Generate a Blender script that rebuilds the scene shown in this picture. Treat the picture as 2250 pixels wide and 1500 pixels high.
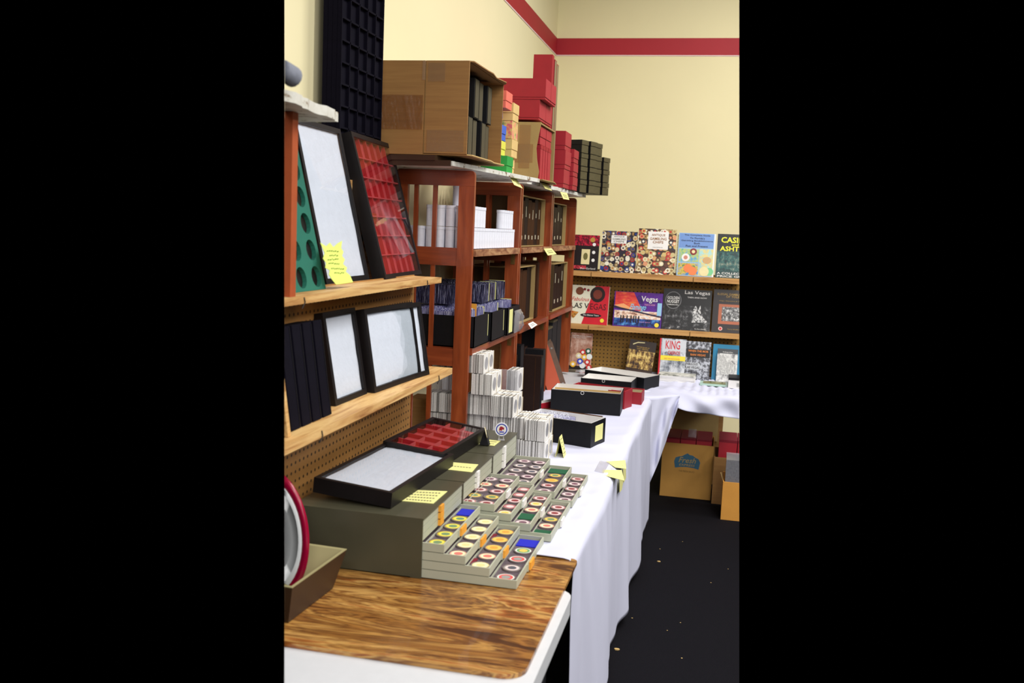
import bpy, bmesh, math, random
from mathutils import Vector, Matrix, Euler
for o in list(bpy.data.objects): bpy.data.objects.remove(o)
S = bpy.context.scene
COL = S.collection
PI = math.pi
# ------------------------------------------------------------------ camera
FPX, CAMH = 2083.0, 1.66
YAW, PITCH, ROLL = 0.218125, 0.117181, 0.043
fw = Vector((-math.sin(YAW)*math.cos(PITCH), math.cos(YAW)*math.cos(PITCH), -math.sin(PITCH)))
r0 = fw.cross(Vector((0, 0, 1))).normalized(); u0 = r0.cross(fw)
rt = r0*math.cos(ROLL)+u0*math.sin(ROLL); up = -r0*math.sin(ROLL)+u0*math.cos(ROLL)
cd = bpy.data.cameras.new('camera'); cam = bpy.data.objects.new('camera', cd); COL.objects.link(cam)
cam.matrix_world = Matrix(((rt.x, up.x, -fw.x, 0), (rt.y, up.y, -fw.y, 0), (rt.z, up.z, -fw.z, CAMH), (0, 0, 0, 1)))
cd.sensor_width = 36; cd.lens = 36*FPX/2250; cd.clip_start = .05
cd.dof.use_dof = True; cd.dof.focus_distance = 4.1; cd.dof.aperture_fstop = 4.0
S.camera = cam
def P(px, py, axis, val):            # point of the world plane x|y|z = val seen at a photograph pixel
    d = fw+rt*((px-1125)/FPX)-up*((py-750)/FPX)
    o = Vector((0, 0, CAMH)); t = (val-o[axis])/d[axis]
    return o+d*t
# ------------------------------------------------------------------ world, lights, exposure
W = bpy.data.worlds.new('world'); S.world = W; W.use_nodes = True
W.node_tree.nodes['Background'].inputs[0].default_value = (0, 0, 0, 1)
W.node_tree.nodes['Background'].inputs[1].default_value = 0
S.view_settings.view_transform = 'Standard'; S.view_settings.look = 'None'
S.view_settings.gamma = 1; S.view_settings.use_curve_mapping = False
S.view_settings.exposure = 0.0
def area(name, loc, sx, sy, power, col=(1, .97, .93), rot=(0, 0, 0)):
    l = bpy.data.lights.new(name, 'AREA'); l.shape = 'RECTANGLE'; l.size = sx; l.size_y = sy
    l.energy = power; l.color = col
    o = bpy.data.objects.new(name, l); COL.objects.link(o); o.location = loc; o.rotation_euler = rot
    return o
# rows of fluorescent ceiling panels of the hall, two added fill lamps, and the flash-bounce off the hall behind the camera
for (x, y) in ((1.1, .3), (1.1, 2.6), (1.1, 4.9), (3.4, .3), (3.4, 2.6), (3.4, 4.9), (-.1, -2.0), (2.2, -2.0)):
    area('panel_and_fill_light', (x, y, 3.9), 1.2, .6, 63)
for (x, y) in ((.5, 3.9), (.3, 5.7)):  # fill lamps added overhead to brighten the far end and back wall
    area('panel_and_fill_light', (x, y, 3.9), 1.2, .6, 28)
area('hall_light', (2.2, -2.6, 2.9), 3.5, 2.2, 92, (1, .98, .96), (math.radians(62), 0, math.radians(28)))

# ------------------------------------------------------------------ materials
def lin(c):
    return tuple(((v/255)/12.92 if v/255 <= .04045 else ((v/255+.055)/1.055)**2.4) for v in c)+(1,)
MATS = {}
def mat(name, c, rough=.6, var=.06, scale=8, bump=0, bscale=60, spec=.5, coat=0, metal=0, sheen=0):
    if name in MATS: return MATS[name]
    m = bpy.data.materials.new(name); m.use_nodes = True; MATS[name] = m
    n = m.node_tree.nodes; l = m.node_tree.links; b = n['Principled BSDF']
    b.inputs['Roughness'].default_value = rough; b.inputs['Specular IOR Level'].default_value = spec
    b.inputs['Coat Weight'].default_value = coat; b.inputs['Metallic'].default_value = metal
    b.inputs['Sheen Weight'].default_value = sheen
    tc = n.new('ShaderNodeTexCoord'); nz = n.new('ShaderNodeTexNoise'); nz.inputs['Scale'].default_value = scale
    nz.inputs['Detail'].default_value = 4
    l.new(tc.outputs['Object'], nz.inputs['Vector'])
    rp = n.new('ShaderNodeValToRGB'); L = lin(c)
    rp.color_ramp.elements[0].position = .3; rp.color_ramp.elements[1].position = .7
    rp.color_ramp.elements[0].color = tuple(v*(1-var) for v in L[:3])+(1,)
    rp.color_ramp.elements[1].color = tuple(min(1, v*(1+var)) for v in L[:3])+(1,)
    l.new(nz.outputs['Fac'], rp.inputs['Fac']); l.new(rp.outputs['Color'], b.inputs['Base Color'])
    if bump:
        n2 = n.new('ShaderNodeTexNoise'); n2.inputs['Scale'].default_value = bscale
        l.new(tc.outputs['Object'], n2.inputs['Vector'])
        bp = n.new('ShaderNodeBump'); bp.inputs['Strength'].default_value = bump; bp.inputs['Distance'].default_value = .004
        l.new(n2.outputs['Fac'], bp.inputs['Height']); l.new(bp.outputs['Normal'], b.inputs['Normal'])
    return m
def wood(name, stops, scale=(1.5, 1.5, 18), rough=.45, dist=1.2, coat=0, nscale=3, wear=None):
    m = bpy.data.materials.new(name); m.use_nodes = True; MATS[name] = m
    n = m.node_tree.nodes; l = m.node_tree.links; b = n['Principled BSDF']
    b.inputs['Roughness'].default_value = rough; b.inputs['Coat Weight'].default_value = coat
    tc = n.new('ShaderNodeTexCoord'); mp = n.new('ShaderNodeMapping'); mp.inputs['Scale'].default_value = scale
    l.new(tc.outputs['Object'], mp.inputs['Vector'])
    nz = n.new('ShaderNodeTexNoise'); nz.inputs['Scale'].default_value = nscale; nz.inputs['Detail'].default_value = 5
    nz.inputs['Distortion'].default_value = dist; nz.inputs['Roughness'].default_value = .6
    l.new(mp.outputs['Vector'], nz.inputs['Vector'])
    rp = n.new('ShaderNodeValToRGB'); e = rp.color_ramp.elements
    while len(e) > 1: e.remove(e[-1])
    e[0].position = stops[0][0]; e[0].color = lin(stops[0][1])
    for p, c in stops[1:]:
        q = e.new(p); q.color = lin(c)
    l.new(nz.outputs['Fac'], rp.inputs['Fac']); out = rp.outputs['Color']
    if wear:
        w = n.new('ShaderNodeTexNoise'); w.inputs['Scale'].default_value = 9; w.inputs['Detail'].default_value = 8
        w.inputs['Roughness'].default_value = .75; l.new(tc.outputs['Object'], w.inputs['Vector'])
        wr = n.new('ShaderNodeValToRGB'); wr.color_ramp.elements[0].position = .66; wr.color_ramp.elements[1].position = .74
        l.new(w.outputs['Fac'], wr.inputs['Fac'])
        mx = n.new('ShaderNodeMix'); mx.data_type = 'RGBA'; l.new(wr.outputs['Color'], mx.inputs['Factor'])
        l.new(out, mx.inputs['A']); mx.inputs['B'].default_value = lin(wear); out = mx.outputs['Result']
    l.new(out, b.inputs['Base Color'])
    bp = n.new('ShaderNodeBump'); bp.inputs['Strength'].default_value = .15; bp.inputs['Distance'].default_value = .002
    l.new(nz.outputs['Fac'], bp.inputs['Height']); l.new(bp.outputs['Normal'], b.inputs['Normal'])
    return m
def clear(name, tint=(1, 1, 1), ior=1.5, rough=.02, base=0.0, basecol=(1, 1, 1, 1)):      # thin clear glass or film
    m = bpy.data.materials.new(name); m.use_nodes = True; MATS[name] = m
    n = m.node_tree.nodes; l = m.node_tree.links
    for x in list(n): n.remove(x)
    o = n.new('ShaderNodeOutputMaterial'); t = n.new('ShaderNodeBsdfTransparent'); t.inputs[0].default_value = tint+(1,)
    g = n.new('ShaderNodeBsdfGlossy'); g.inputs['Roughness'].default_value = rough
    lw_ = n.new('ShaderNodeLayerWeight'); lw_.inputs['Blend'].default_value = .5
    pw = n.new('ShaderNodeMath'); pw.operation = 'POWER'; pw.inputs[1].default_value = 5; l.new(lw_.outputs['Facing'], pw.inputs[0])
    f = n.new('ShaderNodeMath'); f.operation = 'MULTIPLY_ADD'; f.inputs[1].default_value = .95; f.inputs[2].default_value = .035; l.new(pw.outputs[0], f.inputs[0])
    mx = n.new('ShaderNodeMixShader'); l.new(f.outputs[0], mx.inputs[0]); l.new(t.outputs[0], mx.inputs[1]); l.new(g.outputs[0], mx.inputs[2])
    res = mx
    if base:
        d = n.new('ShaderNodeBsdfDiffuse'); d.inputs[0].default_value = basecol
        nz = n.new('ShaderNodeTexNoise'); nz.inputs['Scale'].default_value = 25; nz.inputs['Detail'].default_value = 3
        mm = n.new('ShaderNodeMath'); mm.operation = 'MULTIPLY'; mm.inputs[1].default_value = base*2
        l.new(nz.outputs['Fac'], mm.inputs[0])
        m2 = n.new('ShaderNodeMixShader'); l.new(mm.outputs[0], m2.inputs[0]); l.new(mx.outputs[0], m2.inputs[1]); l.new(d.outputs[0], m2.inputs[2])
        bp = n.new('ShaderNodeBump'); bp.inputs['Strength'].default_value = .5; l.new(nz.outputs['Fac'], bp.inputs['Height'])
        l.new(bp.outputs['Normal'], g.inputs['Normal']); res = m2
    l.new(res.outputs[0], o.inputs[0]); return m
def pegboard(name, c, axes='yz', pitch=.0254, r=.0032, off=(0, 0)):
    m = mat(name, c, .7, .10, 5, .1); n = m.node_tree.nodes; l = m.node_tree.links; b = n['Principled BSDF']
    tc = n.new('ShaderNodeTexCoord'); sp = n.new('ShaderNodeSeparateXYZ'); l.new(tc.outputs['Object'], sp.inputs[0])
    parts = []
    for i, a in enumerate(axes):
        d = n.new('ShaderNodeMath'); d.operation = 'DIVIDE'; d.inputs[1].default_value = pitch; l.new(sp.outputs[a.upper()], d.inputs[0])
        f = n.new('ShaderNodeMath'); f.operation = 'FRACT'; l.new(d.outputs[0], f.inputs[0])
        s = n.new('ShaderNodeMath'); s.operation = 'SUBTRACT'; s.inputs[1].default_value = .5; l.new(f.outputs[0], s.inputs[0])
        q = n.new('ShaderNodeMath'); q.operation = 'POWER'; q.inputs[1].default_value = 2; l.new(s.outputs[0], q.inputs[0]); parts.append(q)
    ad = n.new('ShaderNodeMath'); ad.operation = 'ADD'; l.new(parts[0].outputs[0], ad.inputs[0]); l.new(parts[1].outputs[0], ad.inputs[1])
    lt = n.new('ShaderNodeMath'); lt.operation = 'LESS_THAN'; lt.inputs[1].default_value = (r/pitch)**2; l.new(ad.outputs[0], lt.inputs[0])
    mx = n.new('ShaderNodeMix'); mx.data_type = 'RGBA'; l.new(lt.outputs[0], mx.inputs['Factor'])
    src = b.inputs['Base Color'].links[0].from_socket; l.new(src, mx.inputs['A']); mx.inputs['B'].default_value = lin((45, 28, 10))
    l.new(mx.outputs['Result'], b.inputs['Base Color']); return m
def discs(name, bg, pal, scale, edge=.42, ring=True):        # print of scattered casino chips, book-cover plane (x, z)
    m = bpy.data.materials.new(name); m.use_nodes = True; MATS[name] = m
    n = m.node_tree.nodes; l = m.node_tree.links; b = n['Principled BSDF']; b.inputs['Roughness'].default_value = .3
    tc = n.new('ShaderNodeTexCoord'); cur = None
    for k in range(2):
        mp = n.new('ShaderNodeMapping'); mp.inputs['Rotation'].default_value = (PI/2, 0, 0); mp.inputs['Location'].default_value = (k*3.7, k*1.9, 0)
        l.new(tc.outputs['Object'], mp.inputs['Vector'])
        v = n.new('ShaderNodeTexVoronoi'); v.voronoi_dimensions = '2D'; v.inputs['Scale'].default_value = scale; v.inputs['Randomness'].default_value = .55
        l.new(mp.outputs['Vector'], v.inputs['Vector'])
        sp = n.new('ShaderNodeSeparateColor'); l.new(v.outputs['Color'], sp.inputs[0])
        r1 = n.new('ShaderNodeValToRGB'); r1.color_ramp.interpolation = 'CONSTANT'; e = r1.color_ramp.elements
        while len(e) > 1: e.remove(e[-1])
        e[0].color = lin(pal[0])
        for i, c in enumerate(pal[1:], 1): q = e.new(i/len(pal)); q.color = lin(c)
        l.new(sp.outputs[0], r1.inputs['Fac'])
        r2 = n.new('ShaderNodeValToRGB'); r2.color_ramp.interpolation = 'CONSTANT'; e = r2.color_ramp.elements
        while len(e) > 1: e.remove(e[-1])
        e[0].color = lin(pal[-1])
        for i, c in enumerate(pal[::-1][1:], 1): q = e.new(i/len(pal)); q.color = lin(c)
        l.new(sp.outputs[1], r2.inputs['Fac'])
        inner = n.new('ShaderNodeMath'); inner.operation = 'LESS_THAN'; inner.inputs[1].default_value = edge*.5; l.new(v.outputs['Distance'], inner.inputs[0])
        mi = n.new('ShaderNodeMix'); mi.data_type = 'RGBA'; l.new(inner.outputs[0], mi.inputs['Factor']); l.new(r1.outputs[0], mi.inputs['A']); l.new(r2.outputs[0], mi.inputs['B'])
        outer = n.new('ShaderNodeMath'); outer.operation = 'LESS_THAN'; outer.inputs[1].default_value = edge; l.new(v.outputs['Distance'], outer.inputs[0])
        mo = n.new('ShaderNodeMix'); mo.data_type = 'RGBA'; l.new(outer.outputs[0], mo.inputs['Factor'])
        if cur is None: mo.inputs['A'].default_value = lin(bg)
        else: l.new(cur, mo.inputs['A'])
        l.new(mi.outputs['Result'], mo.inputs['B']); cur = mo.outputs['Result']
    l.new(cur, b.inputs['Base Color']); return m
def ramp(name, stops, scale=20, stretch=(1, 1, 1), detail=6, rough=.3, interp='LINEAR', dist=0):  # printed picture of broken tones
    m = bpy.data.materials.new(name); m.use_nodes = True; MATS[name] = m
    n = m.node_tree.nodes; l = m.node_tree.links; b = n['Principled BSDF']; b.inputs['Roughness'].default_value = rough
    tc = n.new('ShaderNodeTexCoord'); mp = n.new('ShaderNodeMapping'); mp.inputs['Scale'].default_value = stretch
    l.new(tc.outputs['Object'], mp.inputs['Vector'])
    nz = n.new('ShaderNodeTexNoise'); nz.inputs['Scale'].default_value = scale; nz.inputs['Detail'].default_value = detail
    nz.inputs['Roughness'].default_value = .7; nz.inputs['Distortion'].default_value = dist
    l.new(mp.outputs['Vector'], nz.inputs['Vector'])
    rp = n.new('ShaderNodeValToRGB'); rp.color_ramp.interpolation = interp; e = rp.color_ramp.elements
    while len(e) > 1: e.remove(e[-1])
    e[0].position = stops[0][0]; e[0].color = lin(stops[0][1])
    for p, c in stops[1:]: q = e.new(p); q.color = lin(c)
    l.new(nz.outputs['Fac'], rp.inputs['Fac']); l.new(rp.outputs['Color'], b.inputs['Base Color']); return m

M_wall = mat('cream_paint', (236, 226, 182), .8, .02, 2, .03)
M_stripe = mat('red_wall_paint', (168, 22, 38), .6, .03)
M_line = mat('pale_line_paint', (232, 205, 205), .7)
M_floor = mat('black_carpet', (17, 16, 21), .95, .4, 300, .6, 500, spec=.1)
M_cloth = mat('white_cloth', (204, 206, 226), .9, .015, 6, .05, 300, spec=.1)
M_cab = mat('olive_grey_metal', (76, 74, 58), .33, .12, 5, .05, 15)
M_drawer = mat('drawer_grey', (178, 180, 160), .5, .05)
M_drawin = mat('drawer_inside', (88, 76, 84), .5, .3, 120)
M_black = mat('black_leatherette', (14, 14, 18), .5, .15, 40, .1, 300, spec=.25)
M_blackm = mat('black_matte', (14, 13, 18), .8, .1)
M_flock = mat('black_flock', (12, 10, 22), .95, .15, 30, 0, spec=.1)
M_frame = mat('black_frame_wood', (20, 16, 17), .45, .12, 20, spec=.3)
M_batt = mat('white_batting', (232, 236, 250), .95, .03, 30, .3, 80)
M_red = mat('red_board', (156, 16, 34), .55, .05, 20)
M_redp = mat('red_board_end', (170, 42, 52), .6, .06, 40, .1, 300)
M_redf = mat('red_felt', (190, 18, 36), .95, .05, 30, sheen=.2)
M_tanfold = mat('tan_board', (134, 118, 84), .8, .06)
M_olive = mat('olive_black_board', (88, 80, 52), .7, .12, 60, .2, 200)
M_kraft = ramp('cardboard', [(.35, (144, 103, 54)), (.5, (151, 109, 58)), (.65, (159, 117, 63))], 5, (.6, .6, 14), 5, .75)
M_kraft2 = mat('pale_cardboard', (162, 136, 84), .75, .07, 8, .15, 90)
M_kraftin = mat('cardboard_edge', (196, 164, 104), .8)
M_tape = clear('packing_tape', (.90, .80, .64), 1.5, .18, .12, (.80, .64, .40, 1))
M_film = clear('plastic_film', (.95, .95, .97), 1.5, .1, .16, (.95, .95, 1, 1))
M_glass = clear('glass_pane', (.97, .98, .98), 1.45, .01)
M_bag = clear('clear_bag', (.93, .93, .95), 1.5, .15, .13, (.85, .85, .88, 1))
M_white = mat('white_card', (232, 230, 226), .7, .02, 30)
M_cardedge = ramp('card_edges', [(.3, (70, 68, 64)), (.44, (132, 128, 120)), (.56, (196, 192, 182)), (.7, (238, 236, 230))], 60, (9, .15, .15), 3, .8)
M_tube = mat('milky_plastic', (228, 230, 240), .35, .04, 60)
M_note = mat('yellow_paper', (226, 223, 146), .8, .02)
M_neon = mat('neon_yellow_paper', (218, 240, 116), .75, .02)
M_ink = mat('ink', (40, 38, 40), .7)
M_orange = mat('orange_tab', (232, 160, 50), .6)
M_blue = mat('blue_felt', (18, 28, 180), .9)
M_green = mat('green_felt', (14, 84, 52), .9)
M_maroon = mat('maroon_felt', (112, 8, 30), .9)
M_teal = mat('green_velvet', (22, 104, 86), .9, .06, 20)
M_brown = mat('dark_brown_leatherette', (66, 40, 22), .65, .12, 50, .1, 200, spec=.1)
M_brown2 = mat('near_black_brown', (36, 21, 15), .6, .12, 50, spec=.15)
M_terra = mat('terracotta_leatherette', (196, 88, 56), .6, .05)
M_metal = mat('steel', (200, 200, 196), .3, .05, metal=.9)
M_brass = mat('brass', (140, 110, 62), .4, .05, metal=.8)
M_plastic = mat('white_table_plastic', (206, 208, 212), .45, .02, 30, .1, 400)
M_beige = mat('beige_plastic', (158, 150, 108), .5, .05)
M_dbrown = mat('dark_brown_case', (58, 38, 20), .5, .1)
M_china = mat('white_china', (236, 240, 242), .2, .02)
M_crim = mat('crimson_glaze', (150, 8, 50), .25, .03)
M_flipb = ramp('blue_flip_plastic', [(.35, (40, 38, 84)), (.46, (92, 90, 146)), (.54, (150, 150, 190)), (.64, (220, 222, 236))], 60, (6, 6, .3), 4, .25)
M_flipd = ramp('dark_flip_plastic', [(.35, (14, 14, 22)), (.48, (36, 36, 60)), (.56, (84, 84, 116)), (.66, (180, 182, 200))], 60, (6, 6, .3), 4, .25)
M_shelfw = wood('pine_board', [(.3, (150, 98, 48)), (.45, (198, 152, 92)), (.6, (222, 184, 122)), (.75, (188, 138, 76))], (14, 1.0, 14), .55, .8)
M_shelfx = wood('pine_board_back', [(.3, (150, 98, 48)), (.45, (196, 146, 84)), (.6, (210, 162, 98)), (.75, (178, 124, 64))], (1.0, 14, 14), .55, .8)
M_ply = wood('worn_edge_wood', [(.35, (120, 72, 46)), (.5, (158, 110, 74)), (.65, (186, 144, 102))], (12, 3, 12), .6, .8)
M_mahog = wood('mahogany_stain', [(.3, (112, 46, 16)), (.5, (142, 62, 24)), (.7, (162, 78, 36))], (9, 9, 1.0), .4, .5, .15, 3, (190, 120, 74))
M_mahogh = wood('mahogany_rail', [(.3, (106, 42, 16)), (.5, (134, 57, 24)), (.7, (154, 72, 34))], (1.0, 1.0, 9), .4, .5, .15, 3, (190, 120, 74))
M_chip_board = wood('chipped_white_paint', [(.36, (120, 92, 60)), (.42, (206, 204, 192)), (.7, (226, 226, 220))], (4, 4, 4), .6, .5, 0, 6)
M_oak = wood('oak_grain', [(.28, (58, 32, 12)), (.37, (84, 46, 18)), (.41, (156, 106, 48)), (.45, (90, 50, 20)), (.49, (186, 138, 70)), (.53, (112, 66, 28)), (.57, (198, 154, 86)), (.61, (150, 84, 34)), (.65, (90, 58, 24)), (.72, (184, 138, 72))], (1.0, 8, 3), .3, 1.6, .15, 1.25)
M_pegL = pegboard('pegboard_brown', (160, 114, 56), 'yz', r=.0045)
M_pegB = pegboard('pegboard_back', (150, 112, 44), 'xz', r=.0045)

# ------------------------------------------------------------------ builders
MW = {}                                    # world matrix of every thing
class MB:
    def __init__(s): s.bm = bmesh.new(); s.k = 0
    def m(s, k): s.k = k; return s
    def _f(s, vs, faces):
        v = [s.bm.verts.new(p) for p in vs]
        for f in faces:
            try: q = s.bm.faces.new([v[i] for i in f]); q.material_index = s.k
            except ValueError: pass
        return v
    def box(s, x0, x1, y0, y1, z0, z1, M=None):
        vs = [Vector((x, y, z)) for z in (z0, z1) for y in (y0, y1) for x in (x0, x1)]
        if M is not None: vs = [M @ v for v in vs]
        s._f(vs, [(0, 2, 3, 1), (4, 5, 7, 6), (0, 1, 5, 4), (2, 6, 7, 3), (0, 4, 6, 2), (1, 3, 7, 5)]); return s
    def cyl(s, c, r, h, n=16, axis='z', r2=None, cap=True):
        r2 = r if r2 is None else r2; c = Vector(c)
        def pt(a, rr, t):
            u, v = rr*math.cos(a), rr*math.sin(a)
            return c+(Vector((u, v, t)) if axis == 'z' else Vector((t, u, v)) if axis == 'x' else Vector((v, t, u)))
        vs = [pt(2*PI*i/n, r, 0) for i in range(n)]+[pt(2*PI*i/n, r2, h) for i in range(n)]
        f = [(i, (i+1) % n, n+(i+1) % n, n+i) for i in range(n)]
        if cap: f += [tuple(range(n-1, -1, -1)), tuple(range(n, 2*n))]
        s._f(vs, f); return s
    def ring(s, c, r1, r2, h, n=20, axis='z'):
        c = Vector(c); vs = []
        for t in (0, h):
            for rr in (r1, r2):
                for i in range(n):
                    a = 2*PI*i/n; u, v = rr*math.cos(a), rr*math.sin(a)
                    vs.append(c+(Vector((u, v, t)) if axis == 'z' else Vector((t, u, v)) if axis == 'x' else Vector((v, t, u))))
        f = []
        for i in range(n):
            j = (i+1) % n
            f += [(n+i, n+j, i+0 if 0 else j, i), (2*n+i, 2*n+j, 3*n+j, 3*n+i), (n+i, 3*n+i, 3*n+j, n+j), (i, j, 2*n+j, 2*n+i)]
        s._f(vs, f); return s
    def prism(s, pts, h, plane='xy', base=0):          # polygon extruded along the third axis
        n = len(pts)
        def q(p, t): return {'xy': Vector((p[0], p[1], t)), 'xz': Vector((p[0], t, p[1])), 'yz': Vector((t, p[0], p[1]))}[plane]
        s._f([q(p, base) for p in pts]+[q(p, base+h) for p in pts],
             [tuple(range(n-1, -1, -1)), tuple(range(n, 2*n))]+[(i, (i+1) % n, n+(i+1) % n, n+i) for i in range(n)]); return s
    def hull8(s, a, b):                                 # two quads (lists of 4 points) joined
        s._f(list(a)+list(b), [(3, 2, 1, 0), (4, 5, 6, 7), (0, 1, 5, 4), (1, 2, 6, 5), (2, 3, 7, 6), (3, 0, 4, 7)]); return s
    def tube(s, pts, r, n=8):
        pts = [Vector(p) for p in pts]; rings = []
        for i, p in enumerate(pts):
            t = (pts[min(i+1, len(pts)-1)]-pts[max(i-1, 0)]).normalized()
            a = t.orthogonal().normalized() if i == 0 else (a-t*a.dot(t)).normalized()
            b = t.cross(a)
            rings.append([s.bm.verts.new(p+a*r*math.cos(2*PI*k/n)+b*r*math.sin(2*PI*k/n)) for k in range(n)])
        for i in range(len(rings)-1):
            for k in range(n):
                f = s.bm.faces.new((rings[i][k], rings[i][(k+1) % n], rings[i+1][(k+1) % n], rings[i+1][k])); f.material_index = s.k
        for rr in (rings[0][::-1], rings[-1]):
            f = s.bm.faces.new(rr); f.material_index = s.k
        return s
    def grid(s, fn, nu, nv, th=0):
        vs = [[s.bm.verts.new(fn(i/nu, j/nv)) for j in range(nv+1)] for i in range(nu+1)]
        for i in range(nu):
            for j in range(nv):
                f = s.bm.faces.new((vs[i][j], vs[i+1][j], vs[i+1][j+1], vs[i][j+1])); f.material_index = s.k; f.smooth = True
        if th:
            s.bm.normal_update()
            bmesh.ops.solidify(s.bm, geom=list(s.bm.faces), thickness=th)
        return s
    def build(s, name, mats, parent=None, bev=0, smooth=False, world=False, seg=1):
        if bev:
            e = [x for x in s.bm.edges if len(x.link_faces) == 2 and x.calc_face_angle(0) > .5]
            bmesh.ops.bevel(s.bm, geom=e, offset=bev, segments=seg, affect='EDGES', clamp_overlap=True)
        if world and parent is not None: s.bm.transform(MW[top(parent).name].inverted())
        bmesh.ops.recalc_face_normals(s.bm, faces=list(s.bm.faces))
        me = bpy.data.meshes.new(name); s.bm.to_mesh(me); s.bm.free()
        if smooth:
            for p in me.polygons: p.use_smooth = True
            try: me.set_sharp_from_angle(angle=.6)
            except Exception: pass
        for q in (mats if isinstance(mats, (list, tuple)) else [mats]): me.materials.append(q)
        o = bpy.data.objects.new(name, me); COL.objects.link(o)
        if parent is not None: o.parent = parent
        return o
def top(o):
    while o.parent is not None: o = o.parent
    return o
def tag(o, label, cat, group=None):
    o['label'] = label; o['category'] = cat
    if group: o['group'] = group
    return o
def thing(name, label, cat, loc=(0, 0, 0), rot=(0, 0, 0), group=None):
    o = bpy.data.objects.new(name, None); COL.objects.link(o); o.location = loc; o.rotation_euler = rot
    o.empty_display_size = .05
    MW[o.name] = Matrix.Translation(Vector(loc)) @ Euler(rot).to_matrix().to_4x4()
    return tag(o, label, cat, group)
def dup(root, loc, rot, label=None, group=None):
    r = root.copy(); COL.objects.link(r); r.location = loc; r.rotation_euler = rot
    MW[r.name] = Matrix.Translation(Vector(loc)) @ Euler(rot).to_matrix().to_4x4()
    if label: r['label'] = label
    if group: r['group'] = group
    for ch in list(root.children):
        c = ch.copy(); COL.objects.link(c); c.parent = r
        for g in list(ch.children):
            d = g.copy(); COL.objects.link(d); d.parent = c
    return r
def struct(o): o['kind'] = 'structure'; return o
def text(name, s, m, parent, cx, z, w, h=None, y=-.0008, bold=0, th=.0006, flat=None, shear=0):
    # lettering on a front face (x, z plane) centred on cx with baseline z; flat='xy' lays it on a top face
    c = bpy.data.curves.new('lettering', 'FONT'); c.body = s; c.align_x = 'CENTER'; c.offset = bold; c.shear = shear; c.resolution_u = 2
    t = bpy.data.objects.new('lettering', c); COL.objects.link(t)
    bpy.context.view_layer.update()
    me = bpy.data.meshes.new_from_object(t.evaluated_get(bpy.context.evaluated_depsgraph_get()))
    bpy.data.objects.remove(t)
    xs = [v.co.x for v in me.vertices]; ys = [v.co.y for v in me.vertices]
    sx = w/(max(xs)-min(xs)); sy = (h/(max(ys)-min(ys))) if h else sx
    mx_ = (max(xs)+min(xs))/2; my = min(ys)
    for v in me.vertices:
        X, Z = cx+(v.co.x-mx_)*sx, z+(v.co.y-my)*sy
        v.co = (X, Z, y) if flat == 'xy' else (X, y, Z)
    me.materials.clear(); me.materials.append(m)
    o = bpy.data.objects.new(name, me); COL.objects.link(o); o.parent = parent; return o
def rbox(name, m, parent, x0, x1, y0, y1, z0, z1, bev=.001, world=False, M=None):
    return MB().box(x0, x1, y0, y1, z0, z1, M).build(name, m, parent, bev, world=world)

# ------------------------------------------------------------------ room shell
WX, WY = -1.36, 7.25
XR = P(1624, 0, 1, WY).x+.25
struct(MB().box(WX-.05, WX, .8, WY+.05, 0, 3.9).build('wall_left', M_wall))
struct(MB().box(WX, XR, WY, WY+.05, 0, 3.9).build('wall_back', M_wall))
struct(MB().box(WX-.05, 1.2, .8, WY+.05, -.05, 0).build('floor', M_floor))
zb, zt = P(1400, 121, 1, WY).z, P(1400, 84, 1, WY).z
struct(MB().box(WX+.001, XR, WY-.003, WY, zb, zt).build('trim_1', M_stripe))
struct(MB().box(WX, WX+.003, .8, WY-.003, zb, zt).build('trim_2', M_stripe))
struct(MB().box(WX+.001, XR, WY-.004, WY, zb-.008, zb).build('trim_3', M_line))
struct(MB().box(WX, WX+.004, .8, WY-.004, zb-.008, zb).build('trim_4', M_line))

# ------------------------------------------------------------------ tables
T = .74
def folding_table(label, x0, x1, y0, y1, z=T, m=M_plastic, r=.05, bars=True):
    t = thing('folding_table', label, 'table', ((x0+x1)/2, (y0+y1)/2, 0))
    pts = []
    for (cx, cy, a0) in ((x1-r, y1-r, 0), (x0+r, y1-r, 90), (x0+r, y0+r, 180), (x1-r, y0+r, 270)):
        for k in range(6):
            a = math.radians(a0+k*18); pts.append((cx+r*math.cos(a), cy+r*math.sin(a)))
    MB().prism(pts, .045, 'xy', z-.05).build('tabletop', m, t, .006, world=True, seg=2)
    for (x, y) in ((x0+.1, y0+.18), (x1-.1, y0+.18), (x0+.1, y1-.18), (x1-.1, y1-.18)):
        MB().cyl((x, y, 0), .014, z-.05, 12).build('leg', mat('grey_steel', (90, 92, 98), .5), t, world=True, smooth=True)
    for y in (y0+.18, y1-.18) if bars else ():
        MB().tube([(x0+.1, y, .35), (x1-.1, y, .35)], .01).build('cross_bar', MATS['grey_steel'], t, world=True)
    return t
folding_table('bare white plastic folding table under the oak-grain board in the foreground', -1.12, P(1243, 1310, 2, T).x+.012, .95, 2.36, T+.0)
folding_table('folding table hidden under the long white cloth beside the red-brown bookcases', -1.13, -.372, 2.58, 5.3, T-.004)
folding_table('folding table hidden under the white cloth along the back wall', -1.1, .45, 5.62, 6.38, T-.004, bars=False)

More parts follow.
